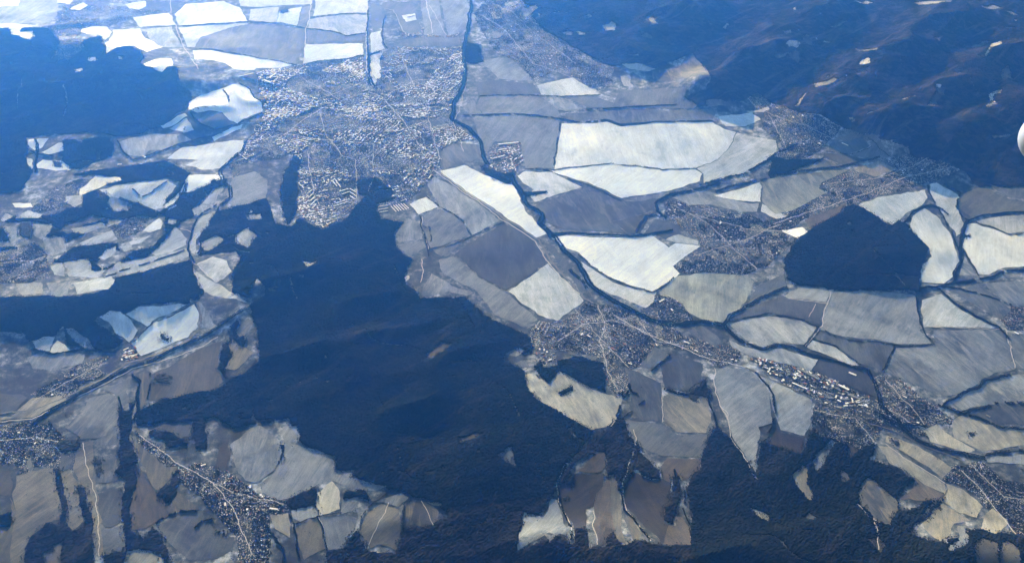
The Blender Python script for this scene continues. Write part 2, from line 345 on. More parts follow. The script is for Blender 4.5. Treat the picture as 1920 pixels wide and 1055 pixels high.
# ------------------------------------------------------------------ what the photograph shows, outlined on the ground
# fields: shade (share of light the snow or soil gives back), tint (n neutral, y straw, b brown, g greenish), label, outline
FIELDS = [
(.8,'n','snow field in the far hazy corner above the pale blue field','0,0 30,0 38,8 28,20 0,22'),
(.42,'n','pale blue-grey field above the white hooked clearing','34,12 75,0 108,0 108,30 80,45 0,40 0,24'),
(.9,'n','white hooked clearing at the top edge of the hazy wood','0,43 30,44 78,50 79,53 40,54 38,60 62,58 66,68 58,76 45,74 22,66 15,54 0,50'),
(.85,'n','small bright snow patch north of the hazy village','110,0 135,2 132,9 108,6'),
(.85,'n','bright wedge of snow between the far houses','135,14 155,5 165,10 150,20 132,18'),
(.85,'n','bright snow field beside the far village street','235,8 272,2 275,12 262,19 240,16'),
(.85,'n','bright rhombic snow field left of the straight far track','250,33 318,24 330,47 275,50 262,52'),
(.74,'n','wide pale snow field right of the straight far track','328,28 348,8 420,3 450,15 465,40 400,44 335,48'),
(.7,'n','curved snow field beside the hazy wood','155,55 170,50 200,50 210,60 205,70 193,78 188,66 165,65 152,60'),
(.85,'n','bright snow field with a point reaching down into the hazy wood','213,56 262,54 272,72 305,88 275,98 250,86 230,88 200,102 200,80 212,66'),
(.5,'n','pale blue field left of the straight far track','275,55 320,50 335,75 342,88 305,88 280,74'),
(.55,'n','pale blue field under the thin far hedge','335,52 470,42 465,46 420,56 375,70 368,88 352,88'),
(.26,'n','big blue-grey ploughed field before the town','372,74 400,62 430,53 462,46 570,54 567,90 556,121 480,108 430,98 365,92'),
(.9,'n','long white snow field below the big blue-grey field','360,95 420,99 480,108 540,117 548,122 520,128 480,128 476,132 440,130 420,118 385,113 365,112'),
(.88,'n','small bright snow field at the north-east tip of the hazy wood','270,121 290,112 320,110 327,124 305,135 290,130'),
(.92,'n','bright oval snow field with a dark tree spur in it','355,192 375,180 400,170 430,161 455,160 470,172 480,185 490,195 490,210 465,220 445,232 430,225 415,210 395,207 370,212 355,205'),
(.26,'n','blue-grey field below the bright oval field','360,215 395,208 415,212 432,228 438,236 400,242 375,230'),
(.8,'n','narrow white strip along the south edge of the hazy wood','300,236 345,213 352,218 330,232 305,240'),
(.55,'n','pale field under the narrow white strip','318,240 350,222 365,245 345,250 325,244'),
(.7,'n','slanting snow strip east of the blue-grey field','400,258 440,238 455,233 452,242 420,256 402,264'),
(.72,'n','snow field at the top edge left of the white track','420,0 590,0 585,8 480,14 452,12'),
(.82,'n','snow field right of the white track, farthest row','594,0 690,0 690,24 640,25 588,31 591,10'),
(.7,'n','pale snow field with a dark notch, left part of its row','470,18 523,14 518,44 480,41 468,38'),
(.9,'n','bright snow field in the middle of its row before the track','525,20 565,13 556,52 532,46 518,44'),
(.42,'n','blue strip of field along the white track','567,14 586,10 580,33 572,52 558,52'),
(.74,'n','large pale snow field between track and railway','590,35 640,28 688,28 685,62 650,68 620,58 577,53 580,38'),
(.34,'n','blue band of ploughed land between two snow fields','577,56 620,60 650,69 684,64 681,80 640,79 574,81'),
(.92,'n','brilliant white field between track and railway','573,84 640,82 681,82 681,102 650,110 610,112 571,119'),
(.26,'n','dark strip of ground east of the railway at the airfield','694,5 712,12 720,35 722,50 700,58 694,30'),
(.82,'n','white field in the wedge of the railway, upper one','695,62 713,58 716,80 722,92 695,101'),
(.78,'n','white boat-shaped field in the wedge of the railway, lower one','695,104 720,95 712,110 714,145 704,159 694,140'),
(.3,'n','dark grass on the west side of the airfield','718,6 775,3 790,60 760,64 752,52 742,24 716,16'),
(.5,'n','pale grass strip round the runway','777,0 803,0 836,68 796,65'),
(.5,'n','pale blue field east of the runway','806,0 855,0 880,20 892,32 884,52 868,58 841,68'),
(.9,'n','bright snow patch beside the hangars','752,30 778,25 780,38 760,42'),
(.34,'n','blue meadow between airfield and town','745,87 758,74 800,70 862,71 865,84 835,88'),
(.5,'n','speckled field by the river bridge','896,118 935,108 960,112 985,135 998,152 965,150 935,148 918,130'),
(.26,'n','blue field below the speckled field','890,155 935,151 1000,156 1012,175 960,177 898,179'),
(.4,'n','grey field above the straight river hedge','900,181 960,179 1015,181 1048,208 1052,220 1000,215 960,212 908,214 893,200'),
(.45,'n','small grey field in the river bend','868,200 888,187 902,213 878,214'),
(.4,'n','wide grey field west of the great snow field','887,222 960,217 1010,218 1050,226 1035,315 985,315 977,268 930,266 910,285 900,262'),
(.82,'n','bright lens-shaped snow field under the north-east suburb','1006,160 1075,145 1125,178 1060,180 1018,179'),
(.6,'n','pale stripe of snow east of the grey field','1022,183 1048,183 1098,205 1062,209 1050,206'),
(.32,'n','small blue field beside the pale stripe','1060,183 1110,181 1150,193 1155,202 1105,203'),
(.36,'n','blue-violet fallow field under the gravel pits','1152,200 1160,170 1240,166 1290,164 1280,185 1308,198 1300,204 1160,200'),
(.36,'y','triangular hill meadow beside the dark mountain','1225,132 1270,128 1284,110 1297,104 1315,118 1333,145 1270,151 1225,148'),
(.36,'n','long blue field above the great snow field','1062,213 1150,209 1160,206 1345,207 1338,224 1200,229 1162,231 1140,223 1062,227'),
(.88,'n','great snow field, the largest bright one','1053,233 1140,229 1165,237 1230,230 1335,229 1345,236 1380,250 1360,285 1345,300 1305,315 1240,317 1140,307 1090,311 1038,317'),
(.72,'n','grey eastern end of the great snow field','1382,250 1455,264 1458,285 1440,298 1398,323 1320,343 1320,325 1308,316 1346,301 1361,285'),
(.92,'n','long white leaf-shaped field south of the great snow field','1030,321 1095,313 1145,308 1200,314 1240,320 1305,317 1318,326 1310,340 1258,357 1165,372 1110,345'),
(.9,'n','small white field beside the north-east village','1347,219 1412,212 1425,225 1400,237 1362,237 1352,228'),
(.8,'n','white field with pale blue squares east of the river','984,322 1036,323 1090,351 1002,379 992,362 1002,355 984,345 970,330'),
(.3,'n','dark blue ploughed field under the white leaf field','1003,386 1095,353 1165,378 1200,378 1228,370 1225,392 1190,405 1148,415 1180,441 1130,434 1050,429 1020,414 1008,398'),
(.22,'g','small dark field west of the smoky village','1148,416 1220,398 1212,420 1200,438 1182,440'),
(.42,'n','grey triangle where three hedges meet','1168,375 1240,362 1298,356 1270,361 1232,372 1212,378'),
(.24,'n','blue field between stream and smoky village','1206,440 1230,410 1275,422 1280,430 1252,452 1228,438'),
(.92,'n','white fan-shaped field between river and smoky village','1034,446 1060,441 1140,446 1200,446 1222,441 1255,464 1267,456 1312,462 1285,480 1262,500 1275,515 1255,528 1225,546 1190,538 1140,518 1110,498 1085,473 1060,464'),
(.72,'n','allotment strips at the corner of the fan-shaped field','1248,450 1272,439 1308,452 1306,460 1268,455'),
(.68,'n','long snow strip along the foot of the fan-shaped field','1089,491 1105,500 1150,530 1190,543 1232,549 1225,568 1210,577 1170,561 1118,540 1102,515'),
(.5,'g','grey-green field with a dark blot south of the smoky village','1241,544 1262,521 1310,513 1400,516 1415,530 1400,560 1365,600 1340,606 1290,588 1280,570 1236,551'),
(.52,'n','pale blue field north of the smoky village','1262,371 1310,359 1340,362 1385,378 1425,383 1420,398 1395,398 1330,384 1290,384'),
(.85,'n','white wedge field with a straight east edge','1338,366 1426,342 1426,380 1380,375'),
(.46,'g','wide grey-green field west of the street village','1430,338 1520,325 1595,317 1540,343 1535,352 1550,362 1485,395 1455,402 1429,380'),
(.68,'n','pale rhombus field at the end of the street village','1430,383 1478,405 1455,411 1428,397'),
(.34,'n','upper grey field in the checkerboard by the mountains','1556,270 1620,252 1632,275 1590,288 1552,283'),
(.38,'n','middle grey field in the checkerboard by the mountains','1634,260 1650,262 1672,293 1632,298 1594,289 1634,276'),
(.3,'n','lower blue field in the checkerboard by the mountains','1543,287 1590,290 1628,300 1607,306 1592,313 1545,296'),
(.42,'g','tongue-shaped field above the street village','1483,322 1545,299 1582,315 1520,322 1484,331'),
(.5,'y','pale field against the northern gardens of the street village','1602,318 1648,301 1680,316 1640,331'),
(.85,'n','white field between street village and diamond wood','1610,384 1650,370 1735,357 1738,370 1728,384 1702,398 1672,422'),
(.75,'n','narrow snow field running down between two tree belts','1742,346 1755,341 1800,368 1795,390 1807,420 1795,444 1770,405 1750,378'),
(.85,'n','white field hugging the east corner of the diamond wood','1712,405 1732,390 1758,405 1782,440 1795,480 1800,492 1785,520 1768,531 1728,530 1726,500 1745,480 1738,462 1704,430'),
(.3,'g','olive-grey field near the eastern mountains','1802,366 1840,350 1900,377 1920,382 1920,398 1880,398 1820,406 1800,390'),
(.36,'n','strip of pale land under the eastern mountains','1850,345 1875,350 1920,362 1920,378 1898,372'),
(.62,'n','pale crescent field under the olive field','1832,414 1870,406 1920,405 1920,432 1890,437'),
(.85,'n','large white field at the eastern edge','1812,422 1830,418 1893,441 1920,436 1920,488 1880,502 1850,515 1836,515 1805,462 1810,445'),
(.6,'n','small triangle of snow between stream and straight hedge','1798,517 1808,480 1830,517'),
(.95,'n','small brilliant field at the west tip of the diamond wood','1465,432 1503,426 1515,434 1495,448'),
(.24,'b','dull strip along the diamond wood edge','1508,412 1590,380 1580,398 1518,430'),
(.52,'n','pale meadow under the diamond wood','1500,536 1558,546 1550,566 1468,555 1490,545'),
(.25,'n','dark blue striped field east of the river','1440,563 1465,557 1549,569 1536,607 1500,597 1440,585 1375,603 1390,580'),
(.6,'n','snow field above the wooded stream, west one','1368,606 1440,590 1500,601 1531,613 1510,645 1470,643 1430,649 1400,638'),
(.5,'n','large cloud-streaked field south of the diamond wood','1560,545 1640,545 1715,554 1724,620 1743,643 1690,645 1640,637 1580,630 1537,618 1546,585'),
(.68,'n','pale pink triangular field east of the streaked field','1726,562 1765,551 1800,580 1870,614 1730,614'),
(.48,'n','vast wind-streaked field in the east','1752,620 1885,618 1905,693 1870,698 1800,738 1768,742 1700,715 1660,698 1680,652 1748,648'),
(.33,'n','blue field cut by the wooded stream','1538,623 1580,637 1640,643 1675,651 1655,694 1610,682 1570,648 1530,636'),
(.66,'n','slim snow field along the wooded stream','1524,637 1568,652 1612,686 1598,687 1560,670 1513,650'),
(.66,'n','snow field between stream and factory road','1366,637 1400,652 1430,657 1465,654 1532,674 1522,696 1500,688 1400,665 1370,650'),
(.2,'n','dark field behind the factory','1536,675 1600,690 1636,712 1640,742 1600,728 1524,696'),
(.5,'n','grey field with the farm lane, west of the gully','1342,690 1400,692 1422,705 1442,735 1450,790 1425,800 1420,840 1418,885 1400,860 1375,820 1355,770 1340,725'),
(.58,'n','pale field between gully and housing estate','1424,703 1525,748 1518,790 1510,817 1462,804 1452,770 1440,728'),
(.15,'b','brown ploughed patch below the pale field','1452,808 1510,820 1505,850 1440,832'),
(.56,'n','snow field behind the tree belt at the town','1775,757 1850,717 1900,702 1920,708 1920,748 1850,758 1800,768'),
(.36,'n','grey-blue field lower at the eastern edge','1815,778 1870,756 1920,754 1920,805 1870,792'),
(.56,'y','pale field with a lone dark bush','1785,790 1805,776 1850,795 1920,822 1905,835 1842,846 1790,820'),
(.6,'y','curled pale field between town and river','1735,808 1757,797 1780,815 1828,843 1818,848 1775,838 1745,828'),
(.5,'n','grey-blue field beyond the river bend','1848,856 1920,838 1920,884 1848,866'),
(.46,'n','striped grey field at the eastern edge below the diamond wood belt','1848,532 1920,508 1920,575 1895,575 1862,550'),
(.36,'n','blue field between two diverging tree belts','1785,545 1838,532 1895,582 1880,600'),
(.5,'n','snow strip beside the eastern farm road','1892,625 1920,625 1920,690 1908,692'),
(.5,'y','upper long field above the lane to the tower blocks','1665,818 1720,835 1785,878 1770,897 1745,880 1700,850 1660,828'),
(.58,'y','lower long field under the lane','1648,833 1670,838 1742,888 1770,905 1772,925 1720,900 1690,880 1670,868'),
(.34,'b','mottled field in the bend of the field road','1712,893 1768,926 1752,941 1712,938 1688,935 1716,915'),
(.42,'y','field tapering to the forest lane','1608,920 1625,893 1640,900 1683,940 1686,955 1672,985 1650,978 1638,968 1612,945'),
(.58,'y','pale field behind the bottom village road','1773,905 1800,915 1845,950 1830,968 1795,960 1768,940'),
(.46,'y','straw-coloured field cut by two paths','1766,944 1794,962 1815,975 1790,982 1780,1005 1765,1014 1735,992 1732,972'),
(.56,'y','five-sided field beside the bottom village','1862,952 1888,975 1888,985 1865,1000 1834,990 1850,962'),
(.42,'n','kidney-shaped clearing in the bottom wood','1798,985 1808,985 1818,1005 1810,1020 1785,1034 1775,1030 1795,1010'),
(.26,'y','dull field near the bottom edge, west part','1822,1020 1840,1005 1868,1015 1875,1055 1845,1055'),
(.3,'y','dull field near the bottom edge, east part','1880,1010 1910,1025 1918,1055 1885,1055 1872,1030'),
(.4,'y','club-shaped clearing in the dark wood','1486,890 1502,870 1515,878 1515,905 1526,928 1520,940 1512,936 1492,905'),
(.48,'n','sloping clearing below the housing estate','1526,868 1532,848 1548,835 1558,822 1570,828 1552,850 1545,872 1533,884'),
(.25,'b','short brown clearing with a track','1590,832 1612,845 1600,855 1588,862'),
(.3,'y','small round clearing along the forest track','1578,880 1592,885 1596,900 1580,903'),
(.6,'y','bright spearhead clearing in the bottom wood','1408,950 1445,966 1442,980 1418,965'),
(.32,'n','three-pointed clearing in the bottom wood','1508,972 1518,963 1536,974 1520,975'),
(.22,'y','little clearing at the end of the white lane','1628,1012 1648,1006 1662,1020 1650,1036'),
(.62,'y','bright field with a dark square notch in the south','985,703 1000,700 1028,718 1048,695 1065,703 1110,730 1138,742 1170,745 1162,778 1140,798 1110,804 1060,780 1000,745 990,728'),
(.36,'n','blue field under the mid-town gardens','1198,690 1224,650 1256,665 1242,682 1216,692'),
(.26,'n','round blue field south of the mid-town railway','1238,684 1262,663 1320,682 1312,715 1290,735 1248,728'),
(.3,'n','sloping blue pasture below the mid town','1172,690 1200,700 1240,718 1243,745 1240,790 1205,790 1180,765 1188,740'),
(.46,'y','straw-coloured field with a straight lane at its edge','1244,742 1265,738 1325,745 1335,788 1325,811 1270,808 1245,792'),
(.33,'n','broad blue meadow under the straw-coloured field','1172,786 1240,796 1270,813 1328,814 1315,858 1240,853 1200,838 1180,815'),
(.13,'b','brown field beside the curving forest road','1041,914 1065,894 1074,886 1114,886 1131,889 1128,909 1114,926 1114,948 1099,951 1102,994 1077,991 1074,980 1054,951 1042,926'),
(.28,'b','long grey strip field between two brown ones','1115,926 1142,891 1146,937 1151,994 1131,1019 1118,1021 1114,948'),
(.22,'b','small dun field above the brown fields','1102,866 1119,846 1133,849 1136,869 1128,883 1096,883 1082,880 1094,874'),
(.12,'b','larger brown field east of the forest road','1170,909 1176,889 1187,883 1222,901 1256,898 1257,914 1254,940 1249,954 1247,971 1256,982 1244,1017 1239,1014 1216,991 1176,951 1170,926'),
(.26,'b','dull pasture under the blue meadow','1241,897 1241,874 1250,857 1281,860 1313,860 1310,883 1281,903 1274,891 1261,894 1257,906'),
(.28,'b','dun field running out into the southern wood','1256,982 1266,985 1270,968 1281,971 1296,991 1297,1021 1244,1018'),
(.48,'n','snowy clearing like a jagged fang in the southern wood','971,1031 969,1011 983,960 1017,968 1028,954 1031,931 1045,937 1054,965 1062,994 1060,1002 1048,1000 1031,1017 1021,1002 1005,1011'),
(.3,'y','wedge of pasture between forked lanes','1173,971 1182,968 1205,1000 1196,1011 1185,1012'),
(.48,'n','small white clearing west of the mid town','943,662 972,650 984,656 966,668'),
(.42,'n','tiny pale clearing under the quarry','970,682 984,674 993,688 974,690'),
(.36,'n','shaded clearing inside the great wood','932,852 955,840 962,838 968,876 950,868'),  # its shade is put into the colour as a lower value
(.9,'n','bright small rectangle at the south edge of the big town','769,383 800,369 822,389 784,402'),
(.55,'n','pale field along the town side of the highway','802,338 815,332 850,350 936,414 888,440 872,415 845,398 822,380 803,352'),
(.9,'n','long white field between highway and river','824,321 870,310 905,326 950,344 966,348 975,370 985,395 1025,438 1006,446 950,408 880,362'),
(.36,'n','blue field shaped like a bowl below the town','790,410 822,393 858,402 882,440 808,466 800,450'),
(.44,'n','rounded field at the edge of the great wood, upper half','742,440 755,420 775,411 788,425 792,449 746,454'),
(.34,'n','rounded field at the edge of the great wood, lower half','742,459 793,452 798,464 768,480 752,473'),
(.32,'n','narrow blue triangle along the lane','812,468 880,444 842,473 824,482'),
(.2,'n','big dark blue rhombus field','852,476 943,418 1004,450 1028,490 950,545 905,522'),
(.4,'n','mottled grey field below the dark rhombus','822,488 850,479 902,523 947,548 975,570 1008,598 982,613 930,590 903,560 888,542 855,530 828,508'),
(.72,'n','pale rhombus field with a pink cast','953,547 1028,494 1094,564 1044,602 1010,590 980,568'),
(.46,'n','ragged pasture at the east edge of the great wood','792,555 795,535 810,512 845,535 888,548 875,554 840,546 800,558'),
(.26,'n','riverside meadow, dark and narrow','1018,452 1040,462 1065,492 1085,515 1100,540 1090,548 1055,502'),
(.36,'n','blue meadow east of the suburb blocks','818,290 850,268 898,272 902,300 872,305 828,318'),
(.36,'n','grey meadow south-west of the wooded stream','1290,622 1312,610 1345,630 1350,640 1340,650 1305,635'),
(.32,'n','blue wedge between stream and grey-green field','1404,562 1418,538 1470,512 1478,535 1440,553 1388,580'),
(.8,'n','white field in the hazy valley, upper left','54,262 92,260 80,277 66,282 52,272'),
(.75,'n','white field in the hazy valley, beside the cross of hedges','78,287 110,268 120,270 122,282 92,291'),
(.75,'n','fan-shaped pale field under the cross of hedges','70,308 80,300 95,302 118,300 135,316 105,320 68,316'),
(.8,'n','narrow white wedge beside the hazy left wood','49,296 60,298 64,312 60,320'),
(.42,'n','grey-blue field south of the hazy wood','218,268 250,258 300,250 340,252 360,262 312,278 276,284 270,294 238,292 224,278'),
(.62,'n','broad pale blue slope in the valley left of the town','312,298 340,277 400,268 462,262 462,278 445,290 430,302 415,317 380,319 350,310 372,300'),
(.7,'y','cream-coloured field beside the scattered valley village','180,329 225,332 229,338 200,346 190,352 150,367 148,355 165,342'),
(.55,'n','pale slope with a V of trees on it','187,356 240,343 295,336 330,348 312,372 304,390 290,393 265,382 230,375 205,370'),
(.68,'n','bright slope dropping west from the river road','356,328 408,327 395,345 360,360 335,362 330,388 312,397 310,383 338,358'),
(.92,'n','tiny bright field at the river road bend','401,330 418,328 420,338 405,340'),
(.38,'n','rust-grey strip along the river road','378,383 402,354 422,347 410,366 400,384'),
(.4,'n','grey field at the fork of the river road','358,394 378,384 404,387 396,397 366,406'),
(.3,'n','dull grey hill field west of the town','422,358 440,332 478,322 500,338 500,370 470,383 440,388 428,380'),
(.42,'n','long strip of field between two lanes to the wood','368,412 398,397 390,425 368,448 366,476 357,474 356,455 362,430'),
(.42,'n','sloping field with a curved white lane at its edge','284,475 300,462 330,424 350,447 349,460 300,481'),
(.42,'n','long pasture above the left forest','202,507 222,491 280,480 350,466 356,478 320,493 270,510 215,519 192,521'),
(.4,'n','grey pasture between the left village and the long pasture','120,491 165,485 170,508 198,506 182,521 130,518'),
(.45,'n','small grey field beside the left village','95,500 115,491 124,518 102,514'),
(.44,'n','lens-shaped field below the valley lane','147,457 180,443 210,431 221,448 180,460 152,463'),
(.36,'n','dim field above the valley lane','132,430 190,416 203,421 160,440 143,438'),
(.6,'n','pale leaf-shaped field east of the valley hamlet','266,434 298,409 307,418 300,430 282,436'),
(.38,'n','grey block of land above the left village','80,450 100,441 117,446 120,465 106,475 84,470'),
(.4,'n','light strip west of a round copse','60,420 98,419 94,436 76,448 60,440'),
(.38,'n','field beside the white lane at the left edge','10,425 33,426 36,450 22,458 14,440'),
(.5,'n','small clearing with mounds between two wood arms','182,484 196,470 220,460 220,470 196,488'),
(.55,'n','narrow clearing tucked under the valley hedge','240,455 283,441 266,454 246,460'),
(.48,'n','round pale field west of the great wood, upper lobe','368,494 400,481 424,489 432,510 420,524 407,529 385,515'),
(.42,'n','pale field west of the great wood, lower lobe','362,502 384,520 410,532 440,550 466,568 440,560 400,555 376,540'),
(.34,'n','dim blue clearing north of the round pale field','372,456 405,441 422,450 392,472 380,466'),
(.4,'n','small clearing west of the town wood','460,404 490,399 494,411 466,412'),
(.85,'n','white strip inside the scattered valley village','22,382 58,380 60,390 28,389'),
(.34,'n','blue slope at the north edge of the left forest, west part','30,532 80,530 82,550 42,552'),
(.34,'n','blue slope at the north edge of the left forest, east part','88,530 130,532 126,556 96,555'),
(.44,'n','pasture with winding white paths','134,530 190,522 206,530 180,545 147,551'),
(.93,'n','brilliant curved field inside the road bend','243,645 290,606 350,580 366,572 375,590 370,612 350,632 300,652 264,667'),
(.6,'n','snow field in the blue shade of the left forest, lower','188,593 205,584 228,583 250,600 258,620 240,643 216,625 205,606'),  # hill shadow painted into the darker, bluer field colour
(.6,'n','snow field in the blue shade of the left forest, upper','238,588 262,575 300,573 340,568 352,570 330,582 300,594 276,612 262,602'),  # same hill shadow, put into the field colour
(.5,'n','blue-grey triangle field beside the dark tree island','60,640 80,633 104,632 94,658 66,655'),
(.62,'y','bright triangle field beside the blue-grey triangle','94,660 108,636 122,645 131,657 105,663'),
(.42,'n','blue-grey tongue of snow below the left forest','122,618 136,616 165,635 182,655 150,649'),
(.36,'n','blue slope above the left valley village','50,668 85,660 160,664 156,682 90,695 62,690'),
(.4,'n','strip of pasture outside the road bend','366,560 380,572 402,605 410,612 398,616 382,612 378,590'),
(.24,'y','large mottled grey field in the west','285,702 330,680 375,652 415,640 410,668 408,690 418,714 400,730 320,748 282,748 284,722'),
(.3,'y','curved clearing at the west edge of the great wood','441,620 465,595 477,604 458,632 446,632'),
(.28,'y','hooked clearing under the curved clearing','427,645 436,636 456,650 475,662 440,695 420,690 436,670'),
(.34,'y','narrow field between two tree lines','264,700 280,698 279,745 266,768 260,740'),
(.4,'n','grey field west of the bottom-left tree band','197,730 250,706 238,728 244,768 232,772 224,765 216,737'),
(.42,'n','broad pale field above the tree band lanes','150,778 168,745 205,737 220,745 224,793 205,815 180,822 152,822 120,800'),
(.5,'y','long snow strip by the railway','0,795 20,782 60,747 115,743 124,749 60,783 0,812'),
(.26,'n','violet-grey field at the left edge','0,715 38,740 52,746 18,778 0,788'),
(.4,'n','blue-white field beside the tree band','192,815 222,800 230,818 222,832 182,838 176,828'),
(.36,'y','long ribbon of pasture with a lane down it','154,829 176,826 171,849 176,891 185,937 188,982 196,1017 196,1042 185,1039 173,1011 171,974 163,940 159,914 148,897 139,877 142,849'),
(.34,'n','field with blue hollows beside the tree band','176,855 225,852 222,869 216,886 227,900 179,909 175,883'),
(.24,'n','dark striped field beside the tree band','182,926 230,914 229,931 227,977 210,988 193,985 185,960'),
(.34,'n','grey field with a rounded top','186,977 196,988 210,991 230,982 235,1028 216,1034 199,1039 193,1017'),
(.34,'y','arrow-shaped field below the village street','245,826 264,832 284,852 313,872 338,872 321,897 296,917 284,909 273,877 256,849'),
(.22,'b','dark striped slope right of the tree band','254,869 264,874 277,903 296,926 266,937 267,948 296,926 313,948 321,965 273,991 247,991 242,954 253,914'),
(.33,'y','field under the short village street','304,943 316,944 333,931 336,923 355,937 381,954 341,957 321,964'),
(.32,'n','big blue-streaked field near the bottom','287,991 341,960 381,958 384,971 404,997 438,1005 435,1028 398,1051 353,1051 316,1011'),
(.52,'y','yellowish snow field at the bottom edge','233,1039 245,1031 262,1028 284,1036 307,1048 313,1055 230,1055'),
(.34,'y','patchy snow slope left of the band, lower','31,891 57,883 100,877 108,914 117,948 114,971 85,980 82,988 57,1005 45,1028 34,1055 9,1055 23,997 28,960 23,926'),
(.3,'y','patchy pale slope at the bottom-left corner','20,931 28,960 23,1000 7,1055 0,1055 0,1011 17,988 20,965'),
(.2,'y','dull striped field at the left edge near the bottom','0,880 20,883 20,928 0,931'),
(.34,'y','ribbon of pasture between two bottom tree bands','111,883 134,880 148,906 151,940 156,977 136,997 125,977 125,937 119,909'),
(.26,'n','dim blue strip above the village of the bottom left','250,800 307,789 361,789 361,832 336,819 313,806 279,802'),
(.5,'n','big blue-white hill field south-west of the great wood','434,832 478,797 500,806 520,822 530,850 515,880 480,905 460,900 440,872'),
(.16,'b','dark bare patch between village and hill field','410,845 428,818 432,852 422,888 404,872'),
(.46,'n','torn snow slope with bushes south-west of the great wood','530,800 556,796 566,820 545,832 580,840 632,855 630,880 665,880 660,896 725,912 700,922 640,912 625,902 590,912 545,935 520,936 490,922 484,906 518,882 532,850'),
(.66,'y','bright square field with a shaded top edge','595,925 624,903 634,920 639,955 602,967 592,945'),
(.42,'n','blue corner field right of the bright square field','642,938 672,930 664,956 640,965'),
(.52,'n','snow field with jagged tree shade left of the bright square','545,958 585,946 598,967 562,978 550,972'),
(.33,'y','straw-coloured bottom field, left of the white lane','552,984 597,970 608,1028 570,1050 557,1015'),
(.4,'n','bottom field, right of the white lane','601,970 640,967 670,972 664,992 645,1025 612,1030'),
(.48,'y','bell-shaped field by the bottom village','506,966 540,962 544,985 540,1010 518,992'),
(.34,'y','round field split by a straight lane','674,992 690,962 718,945 748,955 753,992 744,1030 712,1018 690,1030 674,1012'),
(.42,'n','pale cap of snow above the round field','700,940 755,925 768,933 748,950 722,942'),
(.36,'y','triangular field pointing into the southern wood','758,990 762,948 775,935 800,942 838,969 800,984'),
(.34,'y','light strip field beside the forked forest road','1143,889 1153,889 1165,926 1169,971 1165,997 1170,1017 1159,1017 1149,991 1145,937'),
(.3,'y','triangular plot below the bottom-left bend of the gully','82,1055 88,1039 114,1014 117,1039 125,1055'),
(.42,'n','pale plot inside the bottom-left village','51,869 57,855 68,874 57,887'),
(.34,'n','plot under the dark village wood in the bottom left','114,852 139,857 136,877 114,880'),
(.45,'n','pale plot west of the copse chain','122,369 154,366 156,380 142,389 125,380'),
(.42,'n','blue hollow field inside the copse chain','208,369 236,375 242,395 216,395 199,380'),
(.5,'n','pale field above the straggling wood strip','28,409 51,395 77,403 80,409 43,410'),
(.5,'n','small pale field at the far left of the wood strip','3,412 11,400 26,406 9,416'),
(.4,'n','broad field under the ragged wood','77,443 100,446 125,449 122,471 100,480 85,466'),
(.42,'n','tiny field between the two wood arms','227,463 245,456 250,466 236,471'),
(.5,'n','small pale field at the foot of the arrow wood','316,409 336,412 327,422 316,419'),
(.4,'n','blue snow hollow in the wood by the river road','438,443 466,426 480,443 466,466 444,457'),
(.45,'n','pasture edge dipping into the left forest','182,528 205,517 216,525 205,543 171,543 165,531'),
(.5,'y','thin bright strip above the triangular field','800,940 825,943 838,950 810,948'),
]
